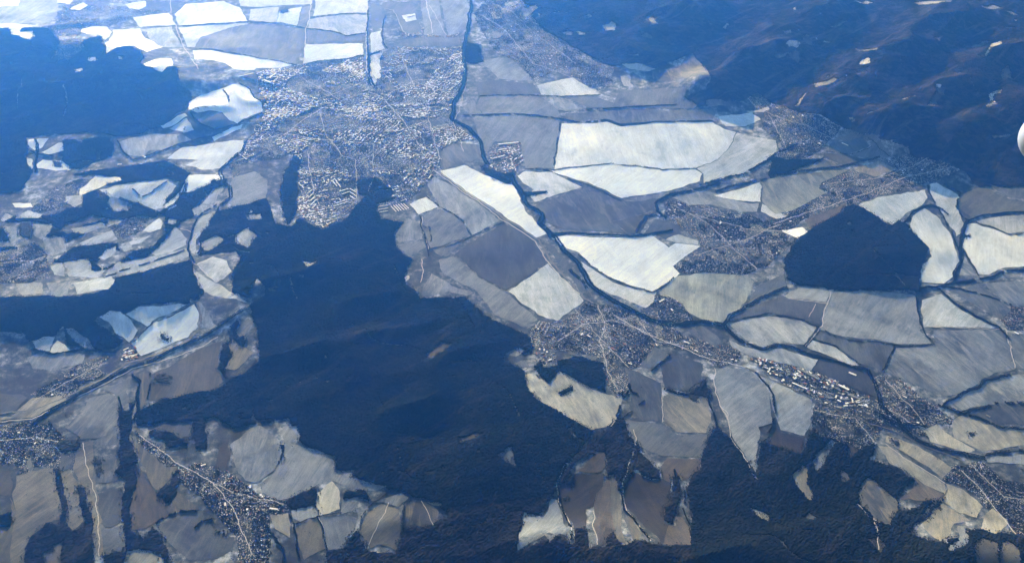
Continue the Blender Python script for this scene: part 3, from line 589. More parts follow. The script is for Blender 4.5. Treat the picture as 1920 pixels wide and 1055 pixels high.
# small clearings in the north-eastern mountains: shade, outline
CLEARINGS = [(.75,'1600,4 1625,2 1640,6 1612,8'),(.7,'1710,6 1740,3 1790,2 1780,6 1720,10'),(.7,'1840,12 1862,10 1880,16 1850,18'),(.6,'1885,20 1905,24 1915,30 1895,27'),(.75,'1484,16 1492,14 1494,19 1486,20'),(.7,'1470,58 1484,56 1486,62 1474,64'),(.6,'1452,108 1480,96 1484,99 1456,112'),(.5,'1525,158 1560,148 1570,152 1530,164'),(.55,'1690,185 1712,178 1714,182 1694,188'),(.75,'1753,158 1762,155 1762,163 1754,164'),(.5,'1820,86 1850,76 1856,80 1826,92'),(.7,'1866,170 1878,168 1878,176 1868,178'),(.5,'1842,200 1860,190 1872,194 1850,202'),(.7,'1860,256 1890,252 1892,256 1865,261'),(.7,'1592,222 1600,220 1602,225 1594,227'),(.6,'1098,28 1108,24 1112,30 1102,34'),(.6,'1054,60 1070,58 1076,64 1060,68'),(.75,'1080,58 1096,60 1100,66 1088,66'),(.6,'1356,50 1366,42 1370,48 1360,56'),(.9,'1612,118 1618,110 1630,108 1634,116 1624,120 1614,122'),(.85,'1472,80 1490,72 1502,82 1492,90 1478,84'),
(.5,'1502,68 1516,66 1522,86 1512,82'),(.45,'1480,100 1500,98 1498,120 1484,112'),(.55,'1556,50 1590,36 1578,48 1562,54'),
(.85,'1846,104 1860,82 1880,76 1882,82 1862,94 1850,108'),(.4,'1876,132 1896,124 1898,150 1878,152'),(.85,'1854,176 1872,168 1864,182 1868,196 1856,188'),
(.6,'1488,200 1516,172 1520,172 1498,200'),(.45,'1752,70 1766,68 1764,80'),(.45,'1600,90 1645,90 1640,98 1608,96'),
(.8,'1130,46 1148,40 1156,46 1150,58 1134,60'),(.5,'1200,68 1215,62 1228,70 1218,72'),(.45,'1210,36 1222,30 1234,46 1222,50'),
(.8,'1162,122 1200,120 1228,128 1220,136 1180,130'),(.8,'1165,144 1178,140 1188,166 1170,160'),(.6,'1320,192 1370,190 1372,198 1330,200'),
(.95,'164,108 176,106 186,112 178,116 166,116'),(.95,'222,106 232,106 232,112 222,112'),(.85,'140,130 152,128 158,134 144,137'),
(.8,'1400,210 1440,200 1446,206 1410,214'),(.5,'1560,260 1600,246 1650,250 1640,262 1580,264'),(.55,'1690,272 1700,272 1712,288 1702,290'),
(.35,'1740,200 1760,160 1775,162 1752,205'),(.6,'1596,228 1604,224 1606,228 1598,231'),(.8,'568,490 582,492 592,490 586,498 574,500'),
(.2,'205,150 212,150 222,162 216,165'),(.15,'795,672 830,642 848,645 835,658 808,674'),(.15,'845,676 900,672 880,678 850,682'),
(.8,'755,520 765,518 764,526 757,528'),(.13,'860,822 905,810 900,818 866,830'),(.5,'1262,155 1276,155 1270,166 1258,164'),
(.22,'715,870 732,868 738,880 726,878'),(.6,'920,60 948,62 940,70 925,72'),(.75,'1010,22 1015,26 1012,32'),(.7,'975,20 1005,8 1010,14 985,34')]
# woods: kind p conifer / l bare broadleaf, canopy height m, label, outline (fields, towns and lanes are cut out of it)
WOODS = [
('l',20,'wide hazy blue wood filling the upper left hills','0,50 60,50 92,54 110,72 150,100 160,75 190,68 198,100 235,84 262,96 270,110 262,118 285,130 305,136 325,126 336,135 335,158 356,168 360,186 352,204 325,218 300,238 270,250 215,256 165,248 110,252 50,258 52,290 46,296 62,320 35,360 0,372'),
('l',18,'dark blue copse under the hazy valley fields','118,264 150,262 205,258 214,290 190,300 150,318 128,314 120,300'),
('l',18,'long wooded hill with a blunt east end in the left valley','136,326 199,318 273,308 313,301 341,318 358,324 355,335 338,361 313,378 304,372 338,352 338,342 313,335 284,338 236,344 199,346 199,338 227,339 230,329 182,328'),
('l',18,'arrow of dark wood beside the river road','338,369 358,363 395,341 409,335 426,338 409,355 387,366 375,383 358,392 364,406 341,415 336,426 313,423 310,403 299,399'),
('l',16,'dark copse chain below the pale V slope','156,363 182,358 185,366 205,366 199,386 216,398 242,392 256,380 273,389 299,398 296,406 242,412 199,409 171,403 154,412 119,420 108,403 128,389 159,389'),
('l',16,'straggling wood strip above the left hamlet','6,415 28,407 114,403 119,420 114,429 102,426 91,420 60,415 43,415 26,415'),
('p',18,'black wood arm with a hooked east end above the long pasture','168,486 193,506 222,494 250,471 284,466 313,437 310,426 336,429 341,420 327,449 284,471 256,491 210,500 182,508 171,506'),
('p',22,'broad dark forest ridge across the left side','0,558 60,556 145,555 185,548 212,534 220,520 320,497 358,488 366,520 380,545 372,562 356,570 330,564 262,572 232,588 186,590 176,600 225,640 215,655 180,655 130,650 118,612 100,632 55,640 45,625 0,630'),
('l',18,'dark wood behind the suburb lake','555,285 565,300 558,330 556,370 560,400 540,420 532,400 528,360 536,320 548,300'),
('p',22,'great dark forest filling the middle of the valley','605,432 648,412 668,384 690,364 704,386 712,412 752,418 738,440 744,470 770,486 756,525 790,562 870,556 905,590 985,628 1002,650 985,660 945,662 940,672 975,690 985,700 990,735 1060,782 1112,806 1090,835 1062,870 1044,905 1032,925 960,940 870,946 840,960 800,935 760,925 730,920 640,885 600,852 566,826 540,785 478,795 440,802 400,782 362,792 258,796 262,770 300,750 400,732 430,714 485,680 486,640 478,600 468,576 500,545 480,520 470,560 440,552 434,510 455,480 440,470 495,440 520,420 545,425 560,410 590,425'),
('l',18,'blue wood patches between river road and town wood','440,388 500,372 512,400 520,450 480,470 440,470 395,475 375,480 380,440 400,410'),
('l',20,'southern forest along the bottom edge, west part','640,1055 612,1034 645,1026 668,996 690,1034 745,1034 756,992 800,986 842,970 840,950 870,946 960,940 1034,924 1010,962 978,966 968,1034 1000,1018 1058,1002 1072,1020 1110,1024 1164,1020 1180,1014 1240,1020 1300,1022 1300,1055'),
('p',20,'dark southern forest below the eastern fields','1296,1022 1300,960 1288,920 1310,862 1330,820 1345,800 1372,826 1418,890 1428,830 1450,830 1506,852 1520,812 1640,832 1632,862 1668,870 1718,900 1680,930 1690,960 1770,930 1768,940 1735,970 1700,1000 1770,1016 1830,990 1890,1000 1920,1010 1920,1055 1290,1055'),
('p',22,'black diamond-shaped wood','1592,380 1640,398 1700,420 1738,465 1724,500 1724,532 1722,545 1640,544 1560,541 1500,534 1476,522 1470,488 1496,450 1520,430'),
('p',20,'dark wood collar below the mid town','1000,688 1010,670 1022,690 1045,685 1048,676 1085,668 1130,682 1138,700 1135,735 1110,728 1060,700 1048,696 1028,716'),
('l',18,'dark rocky wood between the bright southern field and the brown fields','1066,870 1110,818 1145,800 1165,780 1195,800 1200,850 1235,880 1238,900 1210,885 1186,880 1165,930 1140,896 1136,850 1118,846 1076,868 1062,900 1040,910'),
('l',18,'mountain forest across the upper right','905,0 1010,48 1060,78 1112,110 1150,125 1225,128 1284,104 1300,100 1335,145 1325,170 1282,182 1312,202 1390,192 1420,172 1500,210 1580,240 1660,262 1690,268 1720,296 1770,300 1810,322 1835,350 1920,372 1920,0'),
('l',16,'small dark wood inside the big town, by the tower blocks','665,338 700,334 735,352 738,372 700,384 688,366 672,362'),
('l',14,'wooded park slope east of the old town','690,100 712,96 716,110 706,118 712,150 700,164 692,150'),
('l',14,'park trees at the river bend of the town','880,80 900,85 906,115 895,120 875,118 868,100'),
('p',18,'dark wood band at the head of the village','1440,290 1475,300 1545,298 1540,304 1480,322 1440,330 1448,305'),
('l',18,'broad band of trees in the bottom-left valley','225,755 250,755 245,798 242,826 259,860 253,880 252,914 242,954 247,991 273,1014 287,991 307,1002 353,1055 333,1055 301,1035 273,1028 256,1032 236,1031 235,997 227,954 229,926 236,903 216,886 227,869 225,849 227,829 230,815 225,798 219,772'),
('l',16,'left-hand gully wood at the bottom','95,792 102,812 109,860 114,883 122,914 125,948 122,980 134,997 142,1025 145,1055 125,1055 117,1011 94,1028 80,1039 77,1055 43,1055 48,1025 57,1008 82,991 85,980 102,982 114,982 117,954 114,926 105,903 100,883 105,863 97,826 94,806'),
('l',16,'middle gully wood at the bottom','149,911 159,914 162,940 171,971 171,1011 196,1055 148,1055 142,1025 136,994 154,991 159,977 151,940'),
('l',16,'wood wedge above the yellowish bottom field','199,1039 227,1032 239,1035 227,1055 202,1055'),
('l',16,'dark copse ring in the bottom-left village','105,829 142,825 148,832 142,843 122,847 108,840'),
('l',16,'wood patches between the street and the arrow-shaped field','279,803 313,808 336,820 353,823 350,837 321,837 307,826 284,818'),
('l',16,'dark wood bowl right of the arrow-shaped field','296,920 316,909 333,883 341,877 347,897 330,914 333,931 316,944 304,940'),
('l',16,'little bare wood on the torn snow slope','515,840 540,828 565,845 590,870 580,890 560,900 535,880 520,862'),
('l',16,'curved dark wood between the two bottom snow fields','535,940 590,916 594,950 600,966 588,946 545,957'),
('l',16,'narrow dark wood above the blue corner field','640,922 680,918 690,940 672,930 642,936'),
('p',18,'trees at the bright field edge of the bottom left copse','0,964 17,964 18,980 9,1000 0,1005'),
('l',16,'wood along the river south of the town edge','905,312 940,325 962,322 960,342 940,345 912,326'),
('l',16,'dark tree mass in the middle of the western clearings','408,690 420,650 440,632 430,612 445,600 460,640 455,650 436,640 426,650 436,668 420,690 425,710'),
('l',16,'dark wood block above the long bottom-left village','361,778 384,775 390,840 370,840 364,812'),
('l',16,'oval wood between the forked roads of the brown fields','1190,877 1196,855 1216,860 1239,886 1237,900 1222,900 1205,889'),
('l',16,'wooded gully in the larger brown field','1261,894 1274,891 1276,937 1270,965 1261,982 1250,980 1249,954 1259,931'),
('l',16,'wood tooth pushing up into the long grey strip field','1142,1000 1151,998 1162,1019 1131,1025'),
('l',16,'wood arm along the left edge of the brown field','1079,991 1101,994 1102,1022 1077,1022'),
('l',16,'small wood by the blue-streaked bottom field','390,1011 407,997 426,1002 415,1017 395,1024'),
('l',16,'slim wood above the hooked wood arm','100,491 136,466 182,454 222,457 227,469 199,466 182,491 159,486 122,491'),
('l',16,'ragged wood between the valley lane and the straggling strip','74,432 94,426 125,440 142,432 159,420 199,412 205,417 171,429 159,440 125,454 119,443 94,443 77,440'),
('l',16,'wood on the slope between river road and great forest','407,395 483,383 480,412 455,420 435,426 409,432 378,460 372,449 392,415'),
('l',16,'small wood at the left edge above its village','0,469 28,463 37,474 17,486 0,483'),
('l',16,'small wood at the left edge beside the white lane','0,426 11,429 17,440 16,452 0,443'),
('l',16,'tree-lined hollow under the round blue field','1245,730 1292,738 1322,715 1330,745 1325,748 1300,760 1290,748 1265,738'),
]
# tree belts and wooded streams: width m, label, line
BELTS = [
(120,'wooded river along the east side of the town','892,0 880,40 876,62 868,100 872,130 868,160 850,198 846,222 876,238 900,262 905,286 914,308'),
(150,'thick wooded river bend between the long white field and the squares','960,328 968,345 980,362 985,378 990,388 1002,392 1018,402 1012,418 1024,430 1036,444'),
(120,'wooded river from the fan-shaped field down to the mid town','1036,440 1062,472 1082,492 1092,508 1108,535 1130,552 1158,568 1190,585'),
(60,'lakeside trees in the riverside meadow','1068,505 1075,515 1095,528 1100,540'),
(110,'wooded river past the east side of the mid town','1190,585 1222,602 1270,610 1300,604 1330,604 1358,612'),
(85,'winding wooded stream from mid town to the factory field','1358,612 1380,632 1400,644 1428,654 1462,647 1490,652 1520,664 1560,676 1606,690 1625,694'),
(80,'wooded stream entering the southern town','1625,694 1642,720 1650,755 1672,780 1690,795 1740,800'),
(45,'hedge along the foot of the grey field by the town','868,217 905,216 960,214 1000,217 1052,224'),
(55,'long dark hedge above the great snow field','1052,224 1075,229 1140,226 1165,234 1200,231 1260,228 1335,227'),
(24,'straight hedge west of the great snow field','1050,232 1044,270 1035,316'),
(26,'dotted hedge between the great snow field and the leaf-shaped field','985,317 1040,319 1095,312 1145,307 1200,312 1240,319 1305,315'),
(34,'slanting hedge below the leaf-shaped field','1000,316 1030,321 1060,333 1110,350 1165,378'),
(85,'ragged dark belt above the fan-shaped field','1038,438 1060,436 1100,438 1140,440 1185,444 1225,438 1260,432'),
(45,'crooked stream trees west of the smoky village','1185,442 1200,425 1212,405 1225,402 1250,410'),
(70,'stream trees climbing from the smoky village','1250,408 1232,396 1228,382 1240,372 1265,362 1310,355 1350,342'),
(60,'stream trees beside the grey end of the great snow field','1310,347 1350,336 1400,325 1440,300 1462,285 1500,270'),
(60,'second stream belt toward the street village','1340,358 1380,346 1430,338 1465,328 1520,318 1580,312 1612,304 1650,295'),
(32,'dark edge belt along the fan-shaped field','1084,476 1110,498 1150,524 1190,541 1228,549 1248,535 1262,520'),
(30,'trees between the pale town field and the bowl field','800,368 822,386 846,400 868,414 884,440'),
(16,'thin hedge between rhombus and pale town field','806,468 850,458 885,442 945,416'),
(28,'lane trees beside the rounded field','786,405 792,430 800,462 805,480'),
(26,'round tree clump edge in the bowl field','796,424 806,426 808,450 800,458'),
(40,'tree belt between narrow snow field and white field','1738,348 1750,378 1770,408 1785,440 1798,470 1800,478'),
(80,'hooked thick belt above the diamond wood','1680,424 1700,414 1710,398 1728,388 1742,384 1765,392 1775,402'),
(55,'curved belt round the olive-grey field','1770,345 1800,362 1794,388 1800,402 1815,412 1845,404 1880,400 1920,400'),
(18,'straight dark hedge under the crescent field','1830,416 1892,440 1920,434'),
(70,'wooded stream between the two eastern white fields','1815,412 1808,430 1800,462 1800,492 1788,515 1788,530'),
(18,'straight hedge pointing at the wooded eastern belt','1806,470 1836,518'),
(80,'dark belt running east from the diamond wood','1722,540 1755,538 1790,530 1850,522 1885,508 1920,492'),
(55,'dark belt going down east, upper arm','1765,538 1800,542 1850,555 1895,572'),
(70,'dark belt going down east, lower arm','1760,542 1790,568 1830,592 1870,612 1890,635'),
(70,'river trees under the blue wedge','1355,612 1370,592 1400,572 1440,552 1478,540'),
(22,'dark edge under the striped blue field','1368,602 1440,587 1500,599 1535,612'),
(24,'short hedge between two snow fields by the stream','1535,612 1522,635 1508,648'),
(32,'stream hedge crossing the eastern fields','1550,622 1576,636 1640,641 1690,648 1748,645'),
(26,'curving hedge beside the pale pink field','1716,554 1722,600 1732,625 1748,645'),
(22,'slanting hedge from the junction to the stream','1524,634 1568,650 1612,686'),
(18,'hedge across the middle of the eastern fields','1676,650 1656,694'),
(75,'long shaded belt reaching the southern town from the east','1765,760 1800,738 1828,728 1850,714 1895,702'),
(60,'wooded stream south-east of the town','1755,758 1800,772 1830,768 1870,755 1920,750'),
(55,'stream trees at the eastern meadow edge','1800,772 1835,782 1870,800 1920,812'),
(75,'river trees round the curled field','1640,775 1690,800 1720,825 1760,842 1800,848 1845,858'),
(45,'river trees leaving east','1845,852 1880,846 1920,836'),
(50,'dark gully trees in the grey fields','1418,698 1440,722 1450,740 1455,775 1446,800 1432,835'),
(40,'gully trees beside the grey lane','1322,740 1336,770 1345,800 1335,825'),
(30,'short straight hedge in the sloping pasture','1170,785 1208,752'),
(50,'trees between two blue fields below the mid town','1222,695 1240,680 1256,665'),
(60,'dark trees below the mid town street','1160,735 1175,745 1180,720 1185,735 1195,740'),
(60,'road trees at the east edge of the bright southern field','1165,760 1158,780 1168,800'),
(45,'trees along the forest road west of the brown field','1062,870 1042,905 1046,930 1058,960 1072,990 1070,1018'),
(45,'trees along the forked road between the brown fields','1182,880 1168,920 1172,955 1200,985 1216,1010'),
(70,'gully trees splitting the larger brown field','1265,880 1268,920 1262,950 1255,980'),
(30,'narrow belt along the dun field','1282,908 1285,940 1284,965 1296,985'),
(60,'gully trees beside the white valley wedge','66,262 72,285 68,300 66,325'),
(35,'hedge crossing the hazy white fields','52,280 72,290 100,293 122,284'),
(26,'lane trees round the grey-blue valley field','220,264 235,290 250,300 270,295 300,284 340,270 380,258 420,250'),
(45,'river trees west of the town','462,262 455,282 430,302 415,320 418,345 432,352 432,372 415,385'),
(24,'hedge forming a V on the pale slope','248,356 265,368 285,362 298,350 312,342'),
(50,'stream trees below the pale slopes','225,372 255,385 290,396 305,400 340,372 350,345'),
(36,'two-lane tree row into the left forest','405,384 380,400 365,420 355,455 352,470 362,492'),
(28,'tree row east of the lane into the left forest','410,388 395,425 378,450 372,475'),
(24,'hedge along the long pasture','196,520 230,506 280,492 345,470'),
(45,'river trees along the valley road','60,796 110,760 150,738 200,712 240,692 280,678 330,652 380,632 420,604 470,578'),
(16,'thin belt inside the road bend','352,578 300,602 276,615 262,628 243,645'),
(40,'wooded edge beside the blue-grey fields','60,655 100,664 130,660 160,655 200,660 215,660'),
(30,'hedge between broad field and grey field','222,742 228,770 232,795'),
(24,'hedge beside the narrow field','282,700 280,745'),
(50,'trees between tree band and narrow field','250,700 262,715 256,745 262,765 250,790'),
(35,'dark dashes in the blue-streaked bottom field','365,990 382,975 398,970'),
(35,'bottom hedge along the arrow field','286,990 310,970 335,958 385,958'),
(22,'lane hedge above the bottom straw field','550,984 598,968 640,962'),
(20,'hedge between bottom straw field and grey field','598,970 606,1000 612,1030'),
(35,'dark belt between the round and the triangular field','755,992 756,960 760,945 772,935'),
(26,'road trees west of the round field','672,998 680,965 700,942 735,922'),
(60,'dark wood strip under the blue corner field','500,985 530,1030 545,1055'),
(40,'belt left of the bottom straw field','545,965 552,1000 560,1045'),
(45,'railway trees at the wedge of white fields','690,20 688,62 690,110 692,140 702,162'),
(32,'trees east of the wedge of white fields','722,30 716,55 718,78 726,92'),
(24,'hedge below the brilliant white field','571,120 610,113 650,111 681,103'),
(18,'hedge below the pale snow field, far row','578,54 620,58 650,68 684,63'),
(16,'farthest thin hedge, east of the track','585,34 640,27 688,27'),
(16,'farthest thin hedge, west of the track','330,50 400,46 470,42 530,44 570,54'),
(20,'hedge between the blue-grey field and the white strip','365,92 430,98 480,108 555,122'),
(28,'tree spur inside the bright oval field','420,168 428,180 431,192'),
(24,'trees round the east rim of the bright oval field','450,157 466,166 478,184 492,192'),
(40,'trees below the blue-grey field and oval','358,212 375,232 400,243 440,236 470,222 490,214'),
(30,'hedge below the lens-shaped bright field','1005,179 1060,181 1125,179'),
(45,'double hedge south of the fallow field','1098,206 1160,203 1220,199 1268,197'),
(20,'hedge between the grey fields near the river','898,180 960,178 1012,178'),
(16,'straight hedge in the checkerboard, upper','1548,284 1594,290 1634,276'),
(16,'straight hedge in the checkerboard, lower','1620,250 1650,280 1676,297'),
]
# lanes and roads: width m, s snowy / d dark, name, line
ROADS = [
(34,'d','highway','822,322 880,365 950,412 1008,448 1032,486 1062,522 1096,560 1112,568'),
(16,'s','road','812,320 870,362 945,414 1003,452 1026,488 1054,522 1085,552'),
(20,'s','road','592,0 580,40 573,55 571,120'),
(16,'s','road','312,0 322,30 345,90 362,115 372,130'),
(26,'s','railway','692,0 687,60 688,130 700,162'),
(22,'s','runway','778,0 812,62'),
(12,'s','taxiway','805,10 836,66'),
(14,'s','road','720,16 738,20 752,52 760,64'),
(22,'d','road','378,606 372,570 356,562'),
(22,'d','road','0,800 60,770 120,745 198,708 240,682 300,660 350,640 372,618 380,600 374,575 358,562'),
(14,'s','railway','0,812 60,786 120,756 200,718 250,692 320,672 380,648 410,632'),
(14,'s','lane','352,464 368,440 350,432 332,428'),
(14,'s','lane','352,470 360,492 372,500 405,528'),
(14,'s','lane','600,968 606,1000 612,1028'),
(14,'s','lane','730,940 722,960 700,1000 690,1028'),
(12,'s','lane','790,938 802,962 810,985'),
(18,'s','lane','1062,868 1040,908 1048,940 1062,965 1072,990 1070,1012'),
(18,'s','lane','1182,860 1168,905 1172,940 1178,960 1200,985 1218,1012'),
(16,'s','lane','1366,790 1370,820 1392,850 1405,875 1418,898'),
(16,'s','lane','1340,690 1340,735 1352,760 1366,790'),
(14,'s','lane','1352,760 1362,772 1366,790'),
(14,'s','lane','1242,738 1242,792'),
(14,'s','lane','1112,955 1114,990 1118,1020'),
(16,'s','road','1560,545 1548,580 1540,610 1524,634 1510,648'),
(12,'s','lane','1465,553 1500,562 1552,568'),
(12,'s','lane','1530,570 1516,595'),
(14,'s','road','1884,618 1905,690'),
(12,'s','lane','1740,614 1884,618'),
(22,'d','road','1286,628 1340,665 1400,690 1480,725 1560,765 1620,790 1680,810 1740,840 1800,860'),
(16,'s','road','1150,590 1200,620 1260,645 1330,672 1400,690'),
(16,'s','street','1120,570 1130,590 1136,620 1122,640 1132,665 1142,700 1160,730 1168,745'),
(16,'s','lane','1660,832 1700,862 1750,892 1772,905'),
(16,'d','lane','1772,905 1775,925 1755,942 1730,965'),
(16,'s','lane','1640,970 1648,1000 1646,1030'),
(14,'s','lane','1607,945 1630,968 1650,978'),
(16,'s','lane','790,488 794,510 788,530'),
(16,'s','lane','790,408 794,440 804,468'),
(14,'s','lane','154,830 158,860 172,900 178,930 184,990 188,1040'),
(14,'s','lane','1145,800 1160,780'),
(14,'s','lane','1060,440 1200,446'),
(12,'s','lane','1610,384 1672,424'),
(14,'s','lane','1185,860 1195,820 1190,805'),
(5,'s','lane','120,160 124,205 118,220'),
(5,'s','lane','545,520 550,545 556,560'),
]
ROADS += [
(20,'s','street','520,262 560,232 600,206 640,190 690,172 716,182 738,206 758,230 778,262 802,300 830,322'),
(16,'s','street','577,290 583,330 590,370 600,385 626,391 662,378'),(14,'s','street','667,300 668,340 668,372'),
(14,'s','street','500,190 560,200 620,180 690,150'),(14,'s','street','480,270 530,250 600,262 700,270 790,290'),
(14,'s','street','720,180 780,150 860,150'),(14,'s','street','740,206 800,200 845,205'),(14,'s','street','600,206 610,250 640,290 668,300'),
(14,'s','street','545,135 600,165 640,190'),(14,'s','street','750,100 770,150 800,200 810,250 826,300'),(12,'s','street','700,270 700,330 690,360'),
(14,'s','street','870,285 850,230 862,200 875,150'),(14,'s','street','905,30 950,60 1000,120 1090,150'),(12,'s','street','930,10 1000,60 1080,120'),
(16,'s','street','1660,712 1690,745 1730,790 1760,830'),(16,'s','street','1640,748 1700,790 1760,815'),(14,'s','street','1530,770 1600,785 1640,830'),
(16,'s','street','1800,880 1850,930 1905,1000'),(12,'s','street','1820,868 1880,930 1920,975'),
(16,'s','street','262,815 330,865 400,905 440,960 470,1040'),(12,'s','street','400,905 460,930 535,945'),
(16,'s','street','1450,420 1600,372 1700,332 1790,312'),(14,'s','street','1555,345 1640,335 1740,296'),
(14,'s','street','1260,385 1330,420 1380,470 1420,505'),(12,'s','street','1290,400 1400,430 1480,435'),(12,'s','street','1300,480 1400,450 1460,420'),
(14,'s','street','1400,185 1470,225 1560,260'),(12,'s','street','1440,215 1480,290'),
(14,'s','street','1045,640 1090,610 1150,600 1220,625'),(12,'s','street','1080,580 1130,640 1180,690'),(12,'s','street','1195,600 1230,640 1300,650'),
(12,'s','street','60,755 120,720 200,680'),(12,'s','street','0,850 60,820 130,830'),(12,'s','street','0,505 60,490 90,480'),
]
# towns: label of the place, outline, street angle (deg in the ground plane), house share, tree share, kind h houses b blocks i works
TOWNS = [
('the big town','482,134 520,130 560,121 610,115 680,106 688,150 704,164 716,146 714,104 730,92 745,90 835,90 862,88 868,110 870,135 862,165 848,195 842,222 868,245 895,262 860,266 820,280 822,300 828,318 812,325 800,345 770,376 745,382 705,386 690,360 665,345 660,362 668,384 645,402 640,412 605,428 580,415 558,405 562,370 560,330 566,300 550,285 530,296 500,300 450,308 430,328 434,302 458,280 472,250 492,222 496,190 484,160',28,.62,.42,'b'),
('the hazy suburb across the river','905,8 990,0 1008,48 1058,80 1110,112 1150,128 1150,160 1120,172 1076,142 1040,132 1004,156 985,134 960,110 935,104 905,62 885,30',-38,.6,.3,'h'),
('the village under the north-east mountains','1395,178 1450,176 1500,212 1578,240 1556,262 1534,284 1500,300 1462,296 1458,262 1428,240 1432,214',-40,.65,.3,'h'),
('the street village by the mountains','1446,405 1535,352 1548,335 1600,320 1642,334 1682,316 1660,302 1690,292 1745,290 1802,318 1742,343 1640,370 1600,384 1508,410 1468,440 1445,425',35,.5,.55,'h'),
('the smoky village','1245,378 1300,374 1330,388 1395,401 1440,414 1482,432 1498,450 1466,472 1438,500 1400,514 1310,511 1276,514 1264,498 1310,460 1308,450 1280,428 1246,404',-40,.5,.6,'h'),
('the mid town','1040,604 1062,598 1100,566 1132,570 1200,584 1222,556 1240,550 1284,574 1292,592 1300,602 1258,614 1290,632 1388,655 1386,678 1352,688 1308,664 1250,648 1222,648 1198,692 1176,700 1182,745 1160,748 1140,720 1132,692 1138,674 1085,664 1004,650 988,622 1010,605',-35,.62,.38,'h'),
('the factory estate','1402,668 1440,676 1475,678 1532,700 1640,748 1630,764 1560,758 1530,750 1480,726 1450,705',-28,.5,.12,'i'),
('the southern town','1535,752 1570,762 1632,764 1650,748 1634,712 1652,702 1692,716 1742,752 1758,766 1802,790 1780,796 1735,800 1748,820 1700,815 1650,808 1640,832 1612,845 1560,820 1520,812 1518,790',-35,.68,.32,'h'),
('the bottom village','1785,872 1842,862 1882,898 1920,950 1920,1015 1896,1000 1888,972 1850,950 1806,912 1772,900',-40,.62,.35,'h'),
('the left valley village','55,742 110,704 150,684 205,668 190,690 205,700 150,722 124,746 75,768 62,756',30,.5,.45,'h'),
('the farm under the left forest','222,655 248,650 264,666 240,680 226,672',32,.7,.05,'i'),
('the village in the bottom-left corner','0,806 60,792 96,800 112,812 142,848 140,878 100,880 70,872 44,900 30,870 0,872',45,.5,.45,'h'),
('the long bottom-left village','252,806 300,836 342,878 372,868 408,876 436,884 482,925 540,940 540,958 505,968 508,1000 500,1055 450,1055 442,1005 402,960 375,930 345,905 300,862 256,830',-40,.55,.5,'h'),
('the village at the left edge','0,480 42,466 62,452 82,470 92,500 92,520 60,530 0,532',15,.55,.4,'h'),
('the little valley hamlet','205,424 250,406 286,405 264,434 230,446 212,432',25,.6,.25,'h'),
('the scattered valley village','46,402 100,352 150,336 178,338 146,358 150,370 140,380 110,392 60,404',25,.3,.3,'h'),
('the eastern edge village','1868,582 1900,576 1920,584 1920,625 1886,618',-35,.6,.2,'h'),
('the works by the river','922,272 975,264 978,300 966,322 940,326 912,306 918,290',30,.55,.12,'i'),
('the far hazy village','96,60 118,10 150,6 235,14 330,22 330,34 250,34 206,48 160,52 150,66 158,90 132,112 98,112 112,80',-20,.35,.1,'h'),
('the hangars','742,56 800,52 812,66 858,62 864,70 800,70 748,72',0,.5,.05,'i'),
('the quarry yard','988,622 1004,652 1040,658 1044,672 1020,690 1004,668',10,.12,.05,'i'),
('the western riverside estate','420,360 438,335 425,300 445,288 455,300 448,330 430,372',60,.35,.3,'h'),
]
# copses standing inside or between fields: kind, height, label, outline
COPSES = [
('p',14,'small dark square copse in the bright southern field','1046,735 1070,724 1074,728 1072,732 1050,742'),
('l',12,'bristly little copse inside the brilliant curved field','299,630 304,626 308,634 318,634 314,640 306,638'),
('l',14,'round copse beside the left-edge lane','38,418 58,418 61,432 56,446 44,446 36,438'),
('l',12,'dark copse in the fan-shaped hazy field','99,302 116,304 116,313 104,313'),
('l',10,'lone dark bush in the pale eastern field','1818,813 1826,812 1827,817 1820,818'),
('l',12,'copse with jagged edge in the middle of the eastern long field','1674,826 1684,828 1690,834 1680,836'),
('p',16,'dark copse in the tapering part of the hill field','1060,898 1072,888 1076,892 1068,910 1062,908'),
('l',12,'oval copse in the large mottled western field','290,708 300,702 318,710 318,718 294,716'),
('l',10,'tiny copse at the left edge of the brown field','1054,930 1062,932 1062,940 1056,940'),
('l',12,'copse by the pale V slope','184,364 196,360 200,372 190,378'),
('p',14,'dark copse on the narrow white snow field of the river','975,360 1026,358 1024,362 990,368'),
('l',12,'dark tree notch in the farthest white row','525,20 538,16 540,22 530,26'),
('l',14,'oval copse inside the band-side pasture','110,824 145,824 146,836 130,846 112,844'),
('l',12,'dark copse below the hangar meadow hedge','178,862 190,860 190,868 180,872'),
('l',12,'short dark copse in the blue hollows field','179,880 188,874 190,884 184,888'),
('p',14,'triangular copse beside the black diamond wood','1800,438 1822,442 1806,446'),
('l',12,'dark trees at the foot of the straw-coloured field','1290,740 1312,742 1304,752 1296,750'),
]
